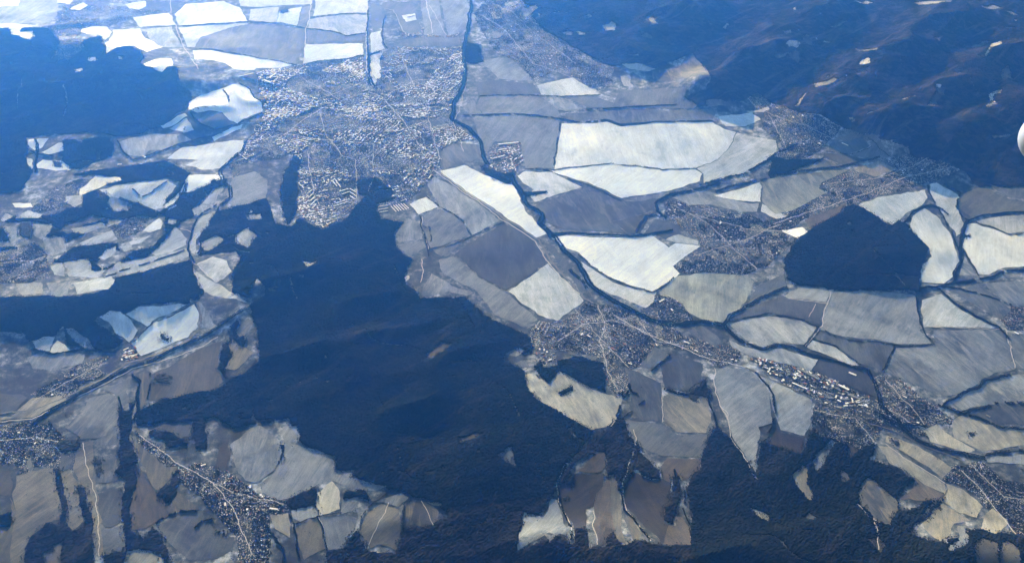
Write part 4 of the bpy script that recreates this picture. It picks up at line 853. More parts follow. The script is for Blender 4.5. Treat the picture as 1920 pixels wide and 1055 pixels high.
# single large buildings: end points of the ridge in the picture, width m, height m, roof, label
BIG = [
(482,145,507,157,46,12,'s','long white-roofed hall at the west tip of the big town'),
(499,149,519,139,34,11,'s','white hall standing square to the long hall at the west tip of the big town'),
(428,145,476,141,26,10,'s','very long white greenhouse row north of the bright oval field'),
(576,364,585,357,16,18,'s',''),(577,372,588,363,16,18,'s',''),(579,379,590,369,16,18,'s',''),(582,386,592,376,16,18,'s',''),(585,392,593,384,16,18,'s',''),
(622,338,632,350,16,20,'s',''),(628,335,640,352,16,20,'s',''),(635,360,652,355,16,18,'s',''),(640,365,655,360,16,18,'s',''),
(630,381,656,374,16,18,'s','long slab block, upper of the two by the great forest'),(626,387,654,379,16,18,'s','long slab block, lower of the two by the great forest'),
(655,354,667,361,16,16,'s',''),(656,361,667,368,16,16,'s',''),(655,368,665,374,16,16,'s',''),
(604,403,613,405,14,12,'g',''),(604,408,613,410,14,12,'g',''),(604,413,613,415,14,12,'g',''),
(621,401,630,397,14,12,'g',''),(622,407,632,403,14,12,'g',''),(622,412,632,409,14,12,'g',''),(621,418,630,415,14,12,'g',''),
(732,386,742,397,13,5,'s',''),(737,385,747,396,13,5,'s',''),(742,384,752,395,13,5,'s',''),(747,383,758,394,13,5,'s',''),(752,382,763,393,13,5,'s',''),(757,382,767,391,13,5,'s',''),
(708,388,726,386,14,6,'s',''),(709,393,727,391,14,6,'s',''),(711,398,728,396,14,6,'s',''),
(1496,691,1536,712,34,14,'g','long grey-roofed factory hall beside the factory road'),
(1486,718,1514,730,22,10,'s','white-roofed hall at the lower side of the factory estate'),
(1548,712,1564,721,30,10,'g','broad grey hall in the middle of the factory estate'),
(1572,722,1592,732,34,12,'s','white hall east of the broad grey one in the factory estate'),
(1590,740,1616,750,34,12,'g','grey hall at the east end of the factory estate'),
(1592,698,1606,704,30,10,'s','lone white hall in the dark field behind the factory'),
(1532,732,1537,741,14,5,'g',''),(1537,734,1542,743,14,5,'g',''),(1542,735,1547,744,14,5,'g',''),(1547,737,1552,746,14,5,'g',''),(1552,739,1557,748,14,5,'g',''),(1557,741,1562,750,14,5,'g',''),
(228,657,238,652,20,8,'s','shortest and uppermost white barn of the farm under the left forest'),
(231,662,247,656,20,8,'s','middle white barn of the farm under the left forest'),
(235,668,256,664,20,8,'s','longest and lowest white barn of the farm under the left forest'),
(934,272,972,268,30,10,'s','longest white hall of the works by the river'),
(934,282,950,279,26,10,'s','short white hall of the works by the river'),
(922,298,946,292,26,10,'s','white hall near the river trees at the works'),
(958,300,966,316,22,9,'g','grey hall standing end-on at the works by the river'),
(1579,268,1591,274,30,9,'s','white barn alone in the checkerboard of fields by the mountains'),
(505,953,520,955,24,8,'s','white hall at the edge of the long bottom-left village'),
(1235,567,1244,562,24,9,'s','white hall at the north end of the mid-town housing estate'),
(1282,640,1292,643,24,9,'s','white-roofed works building in the mid town'),
(1302,655,1308,659,20,9,'s','brightest small hall east of the mid town'),
(1003,616,1012,602,16,7,'g',''),(1009,618,1018,604,16,7,'g',''),(1015,622,1024,607,16,7,'g',''),(1021,626,1029,613,16,7,'g',''),
(128,320,135,318,24,8,'s','small bright barn under the hazy valley fields'),
(220,309,228,308,22,8,'s','white barn on the slope south of the hazy wood'),
(270,293,274,296,40,10,'s','bright square building beside the grey-blue valley field'),
(764,32,778,28,50,14,'s','white hangar at the airfield'),
(1848,778,1856,782,24,8,'g','grey barn by the eastern stream'),
(1900,622,1908,626,26,8,'s','white barn below the eastern edge village'),
]
# ------------------------------------------------------------------ rasters of what covers the ground
GX0, GX1, GY0, GY1, CELL = -19200.0, 19200.0, 4200.0, 27600.0, 20.0
NX, NY = int((GX1 - GX0) / CELL), int((GY1 - GY0) / CELL)
def fill(mask, poly, val=True):
    x = (poly[:, 0] - GX0) / CELL - 0.5; y = (poly[:, 1] - GY0) / CELL - 0.5
    x2, y2 = np.roll(x, -1), np.roll(y, -1)
    for r in range(max(0, int(y.min())), min(NY - 1, int(y.max()) + 1) + 1):
        m = (y <= r) != (y2 <= r)
        if not m.any(): continue
        xs = np.sort(x[m] + (r - y[m]) / (y2[m] - y[m]) * (x2[m] - x[m]))
        for i in range(0, len(xs) - 1, 2):
            a_, b_ = max(0, int(math.ceil(xs[i]))), min(NX - 1, int(math.floor(xs[i + 1])))
            if b_ >= a_: mask[r, a_:b_ + 1] = val

# ------------------------------------------------------------------ ground
def axis(a_, b_, st, far):
    inner = list(np.arange(a_, b_ + 1, st)); lo, hi, d = [], [], st
    p_, q_ = inner[0], inner[-1]
    while q_ < far:
        d *= 1.35; q_ += d; p_ -= d; hi.append(q_); lo.append(p_)
    return np.array(lo[::-1] + inner + hi)
gx, gy = axis(-16000, 16000, 62, 170000), axis(4800, 26600, 62, 180000)
X, Y = np.meshgrid(gx, gy)
Z = hgt(X, Y)
iy, ix = np.meshgrid(np.arange(len(gy) - 1), np.arange(len(gx) - 1), indexing='ij')
b0 = (iy * len(gx) + ix).ravel()
mesh_np('ground', np.stack([X.ravel(), Y.ravel(), Z.ravel()], -1), np.stack([b0, b0 + 1, b0 + 1 + len(gx), b0 + len(gx)], -1), M_GROUND, smooth=True)['kind'] = 'structure'
LOWEST = float(Z.min())
HIGHEST = float(Z.max())

def sheet(name, poly, off, mat, st=62.0):
    """a sheet draped over the relief inside a closed outline"""
    x0, y0 = poly.min(0); x1, y1 = poly.max(0)
    qx = np.arange(math.floor(x0 / st) * st, x1 + st, st); qy = np.arange(math.floor(y0 / st) * st, y1 + st, st)
    QX, QY = np.meshgrid(qx, qy); QX, QY = QX.ravel(), QY.ravel()
    ins = np.zeros(len(QX), bool)
    px, py = poly[:, 0], poly[:, 1]; qx2, qy2 = np.roll(px, -1), np.roll(py, -1)
    for i in range(len(poly)):
        if py[i] == qy2[i]: continue
        c_ = ((py[i] > QY) != (qy2[i] > QY)) & (QX < (qx2[i] - px[i]) * (QY - py[i]) / (qy2[i] - py[i]) + px[i])
        ins ^= c_
    n = len(poly)
    vv = [Vector((float(a_ - x0), float(b_ - y0))) for a_, b_ in poly] + [Vector((float(a_ - x0), float(b_ - y0))) for a_, b_ in zip(QX[ins], QY[ins])]
    r = geometry.delaunay_2d_cdt(vv, [(i, (i + 1) % n) for i in range(n)], [], 1, 0.5)
    V = np.array([(v.x + x0, v.y + y0) for v in r[0]])
    F = np.array([f for f in r[2] if len(f) == 3])
    V3 = np.column_stack([V, hgt(V[:, 0], V[:, 1]) + off])
    return mesh_np(name, V3, F, mat, smooth=True)

TINT = {'n': (0.97, 0.985, 1.02), 'y': (1.02, 1.0, 0.90), 'b': (1.12, 0.98, 0.86), 'g': (0.94, 1.02, 0.96)}
woodmask = np.zeros((NY, NX), np.int16)
wpolys = [ground_poly(w[3], 1.4) for w in WOODS]
for i, w in enumerate(wpolys): fill(woodmask, w, i + 1)
open_ = np.zeros((NY, NX), bool)
random.seed(3)
for i, (sh, tn, lab, out) in enumerate(FIELDS):
    p = ground_poly(out, 1.0)
    fill(open_, p)
    o = sheet('snow_field' if sh >= .5 else 'winter_field', p, 1.5 + 0.4 * (i % 9), M_FIELD)
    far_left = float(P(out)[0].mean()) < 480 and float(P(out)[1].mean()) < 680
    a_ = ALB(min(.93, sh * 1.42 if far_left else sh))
    t_ = TINT[tn]
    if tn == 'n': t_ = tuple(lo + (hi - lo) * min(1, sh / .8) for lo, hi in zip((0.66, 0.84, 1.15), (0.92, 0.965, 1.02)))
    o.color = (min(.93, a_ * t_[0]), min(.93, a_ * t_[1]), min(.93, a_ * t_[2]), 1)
    tag(o, lab, 'field', kind='structure')
for i, (sh, out) in enumerate(CLEARINGS):
    p = ground_poly(out, 2.0, 14)
    fill(open_, p)
    o = sheet('snowy_clearing', p, 2.0 + 0.3 * (i % 5), M_FIELD, 40)
    a_ = ALB(sh) * (.7 if sh > .7 else .45); o.color = (a_, a_, a_ * 1.02, 1)
    tag(o, kind='structure')

# lanes, roads and railway
def ribbon(name, line, w, off, mat):
    g = ground_poly(line, 1.0, 30, closed=False)
    d = np.gradient(g, axis=0); d /= np.hypot(d[:, 0], d[:, 1])[:, None] + 1e-9
    nrm = np.stack([-d[:, 1], d[:, 0]], -1)
    L, R = g + nrm * w / 2, g - nrm * w / 2
    V = np.concatenate([L, R]); k = len(g)
    V = np.column_stack([V, np.concatenate([hgt(g[:, 0], g[:, 1])] * 2) + off])
    i = np.arange(k - 1)
    o = mesh_np(name, V, np.stack([i + k, i + k + 1, i + 1, i], -1), mat, smooth=True)
    o['kind'] = 'structure'
    for s_ in np.linspace(-0.5, 0.5, 5):
        q = g + nrm * (w + 26) * s_
        cx, cy = ((q[:, 0] - GX0) / CELL).astype(int), ((q[:, 1] - GY0) / CELL).astype(int)
        ok = (cx >= 0) & (cx < NX) & (cy >= 0) & (cy < NY)
        open_[cy[ok], cx[ok]] = True
    return o
for i, (w, k, nm, ln) in enumerate(ROADS):
    ribbon(nm, ln, w * (.62 if nm in ('lane', 'street') else .85), 6.4 + 0.15 * (i % 6), M_ROADS if k == 's' else M_ROADD)

townmask = np.zeros((NY, NX), np.int16)
tpolys = [ground_poly(t_[1], 1.5) for t_ in TOWNS]
for i, p in enumerate(tpolys): fill(townmask, p, i + 1)
townmask[open_] = 0
keep_wood = np.zeros((NY, NX), bool)
for j in (16, 17, 18): fill(keep_wood, wpolys[j])
townmask[keep_wood] = 0
for i, (t_, p) in enumerate(zip(TOWNS, tpolys)):
    sheet('town_ground', p, 0.9, M_TOWN)['kind'] = 'structure'

# ------------------------------------------------------------------ woods
woodmask[open_] = 0
woodmask[townmask > 0] = 0
cxs, cys = np.meshgrid(GX0 + (np.arange(NX) + .5) * CELL, GY0 + (np.arange(NY) + .5) * CELL)
# forest rides and little natural gaps
ride = np.abs(vnoise(cxs / 900 + cys / 2600, cys / 620, 301)) < 0.006
gapn = (fbm(cxs / 210, cys / 150, 311, 3) > 0.58) & (vnoise(cxs / 1500, cys / 1100, 312) > 0.05)
woodmask[(ride & (vnoise(cxs / 500, cys / 500, 305) > 0.05)) | gapn] = 0
# frayed edges: scattered trees, not a cut line
for i, w in enumerate(COPSES):
    cm = np.zeros((NY, NX), bool); fill(cm, ground_poly(w[3], 0.5, 20)); woodmask[cm] = 200 + i
def canopy(mask, height, mat, name, parent=None):
    r, c = np.nonzero(mask)
    if not len(r): return None
    r0, c0 = r.min(), c.min(); m = mask[r0:r.max() + 1, c0:c.max() + 1]
    h_, w_ = m.shape
    mp = np.pad(m, 1)
    used = mp[:-1, :-1] | mp[1:, :-1] | mp[:-1, 1:] | mp[1:, 1:]     # vertices (h+1, w+1)
    full = mp[:-1, :-1] & mp[1:, :-1] & mp[:-1, 1:] & mp[1:, 1:]
    idx = np.full(used.shape, -1); idx[used] = np.arange(used.sum())
    vr, vc = np.nonzero(used)
    gi, gj = (vr + r0), (vc + c0)
    x = GX0 + gj * CELL + (_hash(gj, gi, 5) - .5) * 13
    y = GY0 + gi * CELL + (_hash(gj, gi, 6) - .5) * 13
    ground = hgt(x, y)
    stand = 1 + 0.5 * fbm(x / 330, y / 330, 61, 2)
    top = ground + height * stand + (_hash(gj, gi, 7) - .5) * height * 0.72
    edge = ~full[vr, vc]
    top = np.where(edge, ground + height * (0.55 + 0.3 * _hash(gj, gi, 8)), top)
    n = len(x)
    V = np.concatenate([np.column_stack([x, y, top]), np.column_stack([x[edge], y[edge], ground[edge] - 4])])
    low = np.full(n, -1); low[edge] = n + np.arange(edge.sum())
    rr, cc = np.nonzero(m)
    a_, b_, c_, d_ = idx[rr, cc], idx[rr, cc + 1], idx[rr + 1, cc + 1], idx[rr + 1, cc]
    quads = [np.stack([a_, b_, c_, d_], -1)]
    for (dr, dc, p_, q_) in ((-1, 0, a_, b_), (0, 1, b_, c_), (1, 0, c_, d_), (0, -1, d_, a_)):
        s_ = ~mp[rr + 1 + dr, cc + 1 + dc]
        quads.append(np.stack([q_[s_], p_[s_], low[p_[s_]], low[q_[s_]]], -1))
    return mesh_np(name, V, quads, mat, parent)
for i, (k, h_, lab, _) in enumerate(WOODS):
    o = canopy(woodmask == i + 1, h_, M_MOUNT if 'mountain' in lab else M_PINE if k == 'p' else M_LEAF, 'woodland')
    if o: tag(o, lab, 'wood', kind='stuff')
for i, (k, h_, lab, _) in enumerate(COPSES):
    o = canopy(woodmask == 200 + i, h_, M_PINE if k == 'p' else M_TREE, 'copse')
    if o: tag(o, lab, 'copse', kind='stuff')

# ------------------------------------------------------------------ single crowns: belts, streams, gardens
def crowns(name, xy, r, h_, mat, parent=None):
    n = len(xy)
    rng = np.random.default_rng(n)
    k = 5
    ang = rng.random(n)[:, None] * 6.28 + np.arange(k)[None] * 2 * math.pi / k
    rad = r[:, None] * (0.75 + 0.5 * rng.random((n, k)))
    z0 = hgt(xy[:, 0], xy[:, 1])
    mid = z0[:, None] + h_[:, None] * (0.35 + 0.2 * rng.random((n, k)))
    V = np.empty((n, k + 2, 3))
    V[:, :k, 0] = xy[:, 0:1] + rad * np.cos(ang); V[:, :k, 1] = xy[:, 1:2] + rad * np.sin(ang); V[:, :k, 2] = mid
    V[:, k, :2] = xy + (rng.random((n, 2)) - .5) * r[:, None] * .6; V[:, k, 2] = z0 + h_
    V[:, k + 1, :2] = xy; V[:, k + 1, 2] = z0 - 1
    base = (np.arange(n) * (k + 2))[:, None]
    F = []
    for i in range(k):
        j = (i + 1) % k
        F.append(np.concatenate([base + i, base + j, base + k], 1)); F.append(np.concatenate([base + j, base + i, base + k + 1], 1))
    return mesh_np(name, V.reshape(-1, 3), np.concatenate(F), mat, parent)
rng = np.random.default_rng(11)
for (w, lab, ln) in BELTS:
    if float(P(ln)[0].mean()) > 480: w = w * (0.5 if w <= 30 else 0.6 if w <= 60 else 0.62)
    g = ground_poly(ln, 1.0, 10, closed=False)
    d = np.gradient(g, axis=0); d /= np.hypot(d[:, 0], d[:, 1])[:, None] + 1e-9
    nrm = np.stack([-d[:, 1], d[:, 0]], -1)
    rows = max(1.0, w * BELT_W / 9.0)
    cnt = max(1, int(rows))
    pts = []
    wid = w * BELT_W * np.clip(0.85 + 0.9 * vnoise(g[:, 0] / 160, g[:, 1] / 160, 71), 0.35, 1.5)
    gap = vnoise(g[:, 0] / 70, g[:, 1] / 70, 72) > -0.34 + (0.12 if w < 16 else 0.05 if w < 40 else -0.1)
    wet = 'river' in lab or 'stream' in lab
    if wet:
        kk = np.arange(0, len(g), 3); gg, nn = g[kk], nrm[kk]
        hw = 8 if 'river' in lab else 4
        zz = hgt(gg[:, 0], gg[:, 1]) + 2.2
        V_ = np.concatenate([np.column_stack([gg + nn * hw, zz]), np.column_stack([gg - nn * hw, zz])]); k_ = len(gg); i_ = np.arange(k_ - 1)
        mesh_np('river' if 'river' in lab else 'stream', V_, np.stack([i_ + k_, i_ + k_ + 1, i_ + 1, i_], -1), M_WATER)['kind'] = 'structure'
    for _ in range(cnt):
        o_ = (rng.random(len(g)) - .5) * wid
        if wet: o_ = o_ + np.sign(o_) * (hw + 3)
        q = g + nrm * o_[:, None] + (rng.random(g.shape) - .5) * 8
        pts.append(q[gap])
    xy = np.concatenate(pts)
    mid = g[len(g) // 2]
    root = bpy.data.objects.new('tree_belt', None)
    root.location = (mid[0], mid[1], float(hgt(*mid))); C.objects.link(root)
    tag(root, lab, 'tree belt')
    cr = crowns('crown', xy, 5.5 + 4 * rng.random(len(xy)), 14 + 14 * rng.random(len(xy)) ** 1.5, M_TREE)
    cr.parent = root
    cr.matrix_parent_inverse = root.matrix_world.inverted()
    cr.location = -root.location
    cr['kind'] = 'stuff'

# scrub on the open ground between the fields and lone bushes in them
free = ~open_ & (woodmask == 0) & (townmask == 0)
rr_, cc_ = np.nonzero(free)
pk = rng.integers(0, len(rr_), 90000)
sx = GX0 + (cc_[pk] + rng.random(len(pk))) * CELL; sy = GY0 + (rr_[pk] + rng.random(len(pk))) * CELL
t_ = np.abs(sx) < 0.60 * (sy * math.cos(math.radians(PITCH)) + CAM_H * math.sin(math.radians(PITCH)))
t_ &= (vnoise(sx / 140, sy / 110, 401) + vnoise(sx / 500, sy / 400, 402)) > 0.02
sxy = np.stack([sx[t_], sy[t_]], -1)
ux = (rng.random(900) - .5) * 1900 + 960; uy = rng.random(900) * 900 + 120
lone = unproj(ux, uy)
sxy = np.concatenate([sxy, lone])
tag(crowns('scrub', sxy, 4 + 5 * rng.random(len(sxy)), 5 + 8 * rng.random(len(sxy)), M_TREE), 'loose scrub and single bushes scattered over open ground', 'scrub', kind='stuff')

# ragged edges: single trees standing out of every wood
wm = woodmask > 0
out_ = np.zeros_like(wm)
for dr in (-2, -1, 0, 1, 2):
    for dc in (-2, -1, 0, 1, 2):
        out_ |= np.roll(np.roll(wm, dr, 0), dc, 1)
out_ &= ~wm
rr_, cc_ = np.nonzero(out_)
ex = GX0 + (cc_ + rng.random(len(cc_))) * CELL; ey = GY0 + (rr_ + rng.random(len(cc_))) * CELL
t_ = (np.abs(ex) < 0.62 * (ey * math.cos(math.radians(PITCH)) + CAM_H * math.sin(math.radians(PITCH)))) & (rng.random(len(ex)) < 0.30 + 1.1 * (vnoise(ex / 90, ey / 90, 421)))
exy = np.stack([ex[t_], ey[t_]], -1)
tag(crowns('edge_trees', exy, 5 + 4 * rng.random(len(exy)), 10 + 12 * rng.random(len(exy)), M_TREE), 'single trees fraying out along the edges of the woods', 'trees', kind='stuff')

# ------------------------------------------------------------------ buildings
KN = {'h': 'house', 'b': 'apartment_block', 'i': 'industrial_hall'}
B = []            # x, y, z, length, width, wall height, ridge height, angle, roof, town, kind
TX = []           # garden trees
for ti, (nm, out, angd, share, trees, kind) in enumerate(TOWNS):
    p = tpolys[ti]
    r, c = np.nonzero(townmask == ti + 1)
    if not len(r): continue
    x0, x1 = GX0 + c.min() * CELL, GX0 + c.max() * CELL; y0, y1 = GY0 + r.min() * CELL, GY0 + r.max() * CELL
    cx, cy = (x0 + x1) / 2, (y0 + y1) / 2; R = math.hypot(x1 - x0, y1 - y0) / 2 + 60
    rowgap, step = 36.0, 20.0
    u, v = np.meshgrid(np.arange(-R, R, step), np.arange(-R, R, rowgap))
    k = (np.arange(u.shape[0]) % 2)[:, None]
    v = v + np.where(k == 0, 8, -8)
    u, v = u.ravel(), v.ravel()
    # districts turn their streets
    u += (rng.random(len(u)) - .5) * 26; v += (rng.random(len(u)) - .5) * 26
    a0 = math.radians(angd)
    # whole districts are turned in steps
    xx, yy = u, v
    dist = np.floor(3 * (vnoise((xx + cx) / 700, (yy + cy) / 700, 81 + ti) + .5))
    bend = 0.10 * vnoise(xx / 900, yy / 900, 91)
    A = a0 + (dist - 1) * 0.62
    gxx = cx + xx * math.cos(a0) - yy * math.sin(a0); gyy = cy + xx * math.sin(a0) + yy * math.cos(a0)
    # local grid inside each district: rotate sample points round the district centre
    gx2 = cx + xx * np.cos(A) - yy * np.sin(A) + 60 * vnoise(yy / 300, xx / 300, 92); gy2 = cy + xx * np.sin(A) + yy * np.cos(A) + 60 * vnoise(xx / 300, yy / 300, 93)
    ci, cj = ((gx2 - GX0) / CELL).astype(int), ((gy2 - GY0) / CELL).astype(int)
    ok = (ci >= 0) & (ci < NX) & (cj >= 0) & (cj < NY)
    ok[ok] &= townmask[cj[ok], ci[ok]] == ti + 1
    dens = vnoise(gx2 / 260, gy2 / 260, 95) + .5
    ok &= rng.random(len(u)) < (share if kind != 'h' else share * .6) * (0.2 + 1.7 * dens)
    gx2, gy2, A, dens = gx2[ok], gy2[ok], A[ok], dens[ok]
    n = len(gx2)
    typ = rng.random(n); zone = vnoise(gx2 / 480, gy2 / 480, 97) + .5
    q = rng.random((n, 4))
    for i in range(n):
        if kind == 'i' or (kind == 'b' and zone[i] > .72 and typ[i] < .30) or (kind == 'h' and typ[i] < .012):
            kd = 'i'; L, W, H, G = 28 + 40 * q[i, 0] ** 2, 14 + 14 * q[i, 1], 7 + 4 * q[i, 2], 1.0
            if kind == 'i' and typ[i] > .38: continue
        elif kind == 'b' and zone[i] > .3 and typ[i] < .26:
            kd = 'b'; L, W, H, G = 26 + 46 * q[i, 0], 12 + 8 * q[i, 1], 9 + 14 * q[i, 2], .6
        else:
            kd = 'h'; L, W, H, G = 10 + 8 * q[i, 0] + (14 * q[i, 1] ** 4 if kind == 'b' else 0), 8 + 4 * q[i, 1], 5 + 2.5 * q[i, 2], 2.4
        rf = 's' if q[i, 3] < ((.5 if kind == 'b' else .2) if kd == 'h' else .34 if kind == 'i' else .70) else ('g' if q[i, 3] < .80 else 'r')
        an = A[i] + (math.pi / 2 if typ[i] * 1000 % 1 < .4 else 0) + (q[i, 2] - .5) * .5
        B.append((gx2[i], gy2[i], L, W, H, G, an, rf, ti, kd, ''))
    area = (townmask == ti + 1).sum() * CELL * CELL
    m = int(area / (420 if kind == 'b' else 260) * (trees + .1))
    pick = rng.integers(0, len(r), m * 2)
    tx = GX0 + (c[pick] + rng.random(m * 2)) * CELL; ty = GY0 + (r[pick] + rng.random(m * 2)) * CELL
    kp = (vnoise(tx / 110, ty / 110, 99) + 1.2 * vnoise(tx / 420, ty / 420, 98)) > 0.0
    TX.append(np.stack([tx[kp], ty[kp]], -1))
for (ax, ay, bx_, by_, W, H, rf, lab) in BIG:
    g = unproj(np.array([ax, bx_], float), np.array([ay, by_], float))
    w1 = ground_poly('%g,%g %g,%g' % (ax, ay, bx_, by_), 1.0, 1e9, closed=False)
    m_ = w1.mean(0); d_ = g[1] - g[0]
    ti = 5 if 1000 < ax < 1040 else 0
    if 1530 < ax < 1560: ti = 6
    B.append((m_[0], m_[1], float(np.hypot(*d_)), W, H, 1.2, math.atan2(d_[1], d_[0]), rf, ti, 'b' if (H >= 12 and not lab) else 'i', lab or '*'))

def score(b):
    s_ = b[2] * (b[3] + b[4]) / (b[0] ** 2 + b[1] ** 2 + 1e8)
    u_ = b[0] / b[1]
    # off the frame: last
    t_ = (b[0]) / (b[1] * math.cos(math.radians(PITCH)) + CAM_H * math.sin(math.radians(PITCH)))
    if abs(t_) > 0.53: s_ *= 1e-3
    if b[10]: s_ += 1
    return -s_
B.sort(key=score)

def hut_arrays(bs):
    n = len(bs)
    a_ = np.array([b[:7] for b in bs])
    z = hgt(a_[:, 0], a_[:, 1]) + 1.0
    L, W, H, G, an = a_[:, 2] / 2, a_[:, 3] / 2, a_[:, 4], a_[:, 5], a_[:, 6]
    c_, s_ = np.cos(an), np.sin(an)
    loc = [(-1, -1, 0), (1, -1, 0), (1, 1, 0), (-1, 1, 0), (-1, -1, 1), (1, -1, 1), (1, 1, 1), (-1, 1, 1), (-1, 0, 2), (1, 0, 2)]
    V = np.empty((n, 10, 3))
    for i, (p_, q_, h_) in enumerate(loc):
        lx, ly = p_ * L, q_ * W
        V[:, i, 0] = a_[:, 0] + lx * c_ - ly * s_; V[:, i, 1] = a_[:, 1] + lx * s_ + ly * c_
        V[:, i, 2] = z + (np.full(n, -3.0) if h_ == 0 else H if h_ == 1 else H + G)
    return V
QW = np.array([(0, 1, 5, 4), (1, 2, 6, 5), (2, 3, 7, 6), (3, 0, 4, 7)]); TW = np.array([(4, 8, 7), (5, 6, 9)][:2]); QR = np.array([(4, 5, 9, 8), (6, 7, 8, 9)])
def build_huts(name, bs, mats, parent=None, what='all'):
    V = hut_arrays(bs); n = len(bs); base = (np.arange(n) * 10)[:, None, None]
    rix = np.array([{'s': 1, 'g': 2, 'r': 3}[b[7]] for b in bs])
    F, MI = [], []
    if what in ('all', 'wall'):
        F += [(base + QW[None]).reshape(-1, 4)]; MI += [np.zeros(n * 4, int)]
    if what in ('all', 'roof'):
        F += [(base + QR[None]).reshape(-1, 4)]; MI += [np.repeat(rix, 2)]
    if what in ('all', 'wall'):
        F += [(base + TW[None]).reshape(-1, 3)]; MI += [np.zeros(n * 2, int)]
    o = mesh_np(name, V.reshape(-1, 3), F, mats, parent)
    o.data.polygons.foreach_set('material_index', np.concatenate(MI).astype(np.int32)); o.data.update()
    return o
HM = [M_WALL, M_ROOFS, M_ROOFG, M_ROOFR]
ROOFW = {'s': 'snow-white', 'g': 'grey', 'r': 'red-brown'}
KL = {'h': 'detached house', 'b': 'slab block of flats', 'i': 'long hall'}
NB = 300
def L_(b): return b[2]
for i, b in enumerate(B[:NB]):
    nm = KN[b[9]]
    x, y = b[0], b[1]
    z = float(hgt(x, y)) + 1
    lab = b[10]
    grp = None
    place = TOWNS[b[8]][0]
    if lab == '*':
        if b[8] == 5: lab, grp = 'grey-roofed barn in the fanned row west of the mid town', 'barns in the fanned row'
        elif b[8] == 6: lab, grp = 'grey greenhouse in the comb of greenhouses on the factory estate', 'greenhouses on the factory estate'; 
        elif b[4] <= 6: lab, grp = 'low white garage row at the suburb edge by the great forest', 'garage rows at the suburb edge'; nm = 'garage_row'
        elif b[4] == 12: lab, grp = 'grey-roofed terrace in the last suburb streets before the great forest', 'terraces before the great forest'; nm = 'terraced_house_row'
        else: lab, grp = 'white-roofed slab block in the southern suburb of the big town', 'slab blocks in the southern suburb'
        if b[8] == 6: nm = 'greenhouse'
        if b[8] == 5: nm = 'barn'
    elif not lab:
        tc = tpolys[b[8]].mean(0)
        if b[8] in (0, 5, 7, 6, 12, 8): place = 'the %s-%s quarter of %s' % ('far' if y > tc[1] else 'near', 'left' if x < tc[0] else 'right', place)
        lab = '%s with a %s roof in %s' % ({'h': 'roomy detached house', 'b': 'slab block of flats' if L_(b) > 48 else 'compact block of flats', 'i': 'long hall' if L_(b) > 42 else 'squat hall'}[b[9]], ROOFW[b[7]], place)
        grp = lab.split(' with ')[0].replace('house', 'houses').replace('hall', 'halls').replace('block', 'blocks') + ', ' + ROOFW[b[7]] + ' roofs, ' + place
    cat = {'h': 'house', 'b': 'apartment block', 'i': 'hall'}[b[9]]
    root = bpy.data.objects.new(nm, None); root.location = (x, y, z); root.rotation_euler = (0, 0, b[6]); C.objects.link(root)
    tag(root, lab, cat, grp)
    L, W, H, G = b[2] / 2, b[3] / 2, b[4], b[5]
    Vw = [(-L, -W, -3), (L, -W, -3), (L, W, -3), (-L, W, -3), (-L, -W, H), (L, -W, H), (L, W, H), (-L, W, H), (-L, 0, H + G), (L, 0, H + G)]
    mesh_np('wall', np.array(Vw), [QW, TW], M_WALL, root)
    e_ = .7
    Vr = [(-L - e_, -W - e_, H - .1), (L + e_, -W - e_, H - .1), (L + e_, W + e_, H - .1), (-L - e_, W + e_, H - .1), (-L - e_, 0, H + G + .3), (L + e_, 0, H + G + .3)]
    mesh_np('roof', np.array(Vr), [np.array([(0, 1, 5, 4), (2, 3, 4, 5), (3, 2, 1, 0)]), np.array([(0, 4, 3), (1, 2, 5)])], HM[{'s': 1, 'g': 2, 'r': 3}[b[7]]], root)
rest = build_huts('distant_houses', B[NB:], HM)
tag(rest, 'thousands of small snowy-roofed houses massed in all the towns', 'houses', kind='stuff')
TX = np.concatenate(TX)
gt = crowns('garden_trees', TX, 4 + 4 * rng.random(len(TX)), 7 + 7 * rng.random(len(TX)), M_TREE)
tag(gt, 'bare garden and street trees scattered through all the towns', 'trees', kind='stuff')
print('buildings', len(B), 'garden trees', len(TX), 'wood cells', int((woodmask > 0).sum()))

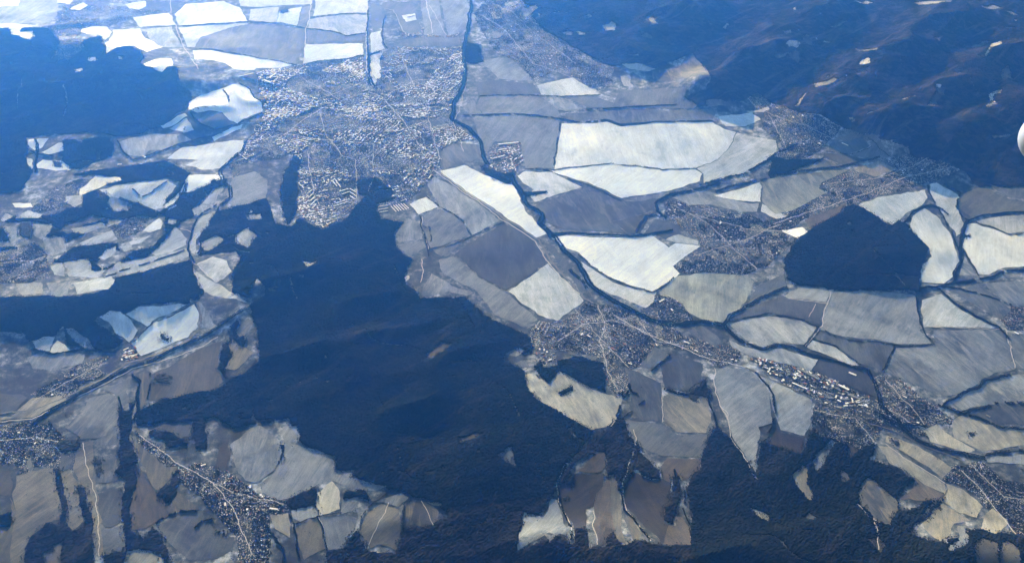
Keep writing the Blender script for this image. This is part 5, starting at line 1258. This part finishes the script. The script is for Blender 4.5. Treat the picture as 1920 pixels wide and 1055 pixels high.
# ------------------------------------------------------------------ the aircraft's own fairing at the window's edge
def fairing():
    d = ray(1914.0, 259.0); d = d / np.linalg.norm(d)
    tip = np.array([0, 0, CAM_H]) + d * 14.0
    root = bpy.data.objects.new('aircraft_fairing', None)
    root.location = tuple(tip); C.objects.link(root)
    tag(root, 'white rounded tip of an aircraft wing pod just reaching into view', 'aircraft part')
    def lathe(prof, nm, mat, seg=48):
        V, F = [], []
        for (x, r) in prof:
            for j in range(seg):
                a_ = 2 * math.pi * j / seg
                V.append((x, r * math.cos(a_), r * math.sin(a_)))
        for i in range(len(prof) - 1):
            for j in range(seg):
                k = (j + 1) % seg
                F.append((i * seg + j, (i + 1) * seg + j, (i + 1) * seg + k, i * seg + k))
        return mesh_np(nm, np.array(V), np.array(F), mat, root, smooth=True)
    paint = plain('white_aircraft_paint', (0.5, 0.5, 0.49), 1.5, 0.05, 0.3, 0.5)
    prof = [(0.62 * (1 - math.cos(t_)), 0.44 * math.sin(t_)) for t_ in np.linspace(0.001, math.pi / 2, 24)]
    prof += [(0.62 + 0.2 * k, 0.44) for k in range(1, 6)]
    lathe(prof, 'nose', paint)
    lathe([(1.62, .44), (1.63, .43), (1.66, .43), (1.67, .44)], 'seam', plain('seam_sealant', (0.2, 0.2, 0.2), 1, 0.1))
    lathe([(1.67, .44), (2.4, .42), (3.2, .33), (4.0, .18), (4.5, .02)], 'tail_cone', paint)
fairing()

# ------------------------------------------------------------------ haze
S_ = 210000.0
zb, zt = LOWEST - 1.0, CAM_H + 60.0
HV = np.array([(x, y, z) for z in (zb, zt) for (x, y) in ((-S_, -S_), (S_, -S_), (S_, S_ + 10000), (-S_, S_ + 10000))], float)
HFc = np.array([(3, 2, 1, 0), (4, 5, 6, 7), (0, 1, 5, 4), (1, 2, 6, 5), (2, 3, 7, 6), (3, 0, 4, 7)])
hm = bpy.data.materials.new('winter_haze'); hm.use_nodes = True
ht = hm.node_tree; ht.nodes.clear()
ho = ht.nodes.new('ShaderNodeOutputMaterial'); hv = ht.nodes.new('ShaderNodeVolumePrincipled')
hv.inputs['Color'].default_value = (*HAZE_COLOR, 1)
hv.inputs['Density'].default_value = HAZE_DENSITY
hv.inputs['Anisotropy'].default_value = HAZE_G
hv.inputs['Absorption Color'].default_value = (1, 1, 1, 1)
ht.links.new(hv.outputs[0], ho.inputs['Volume'])
hz = mesh_np('haze', HV, HFc, hm)
hz['kind'] = 'stuff'
tag(hz, 'pale blue winter haze lying over the whole valley', 'haze')
scene.cycles.volume_bounces = 2
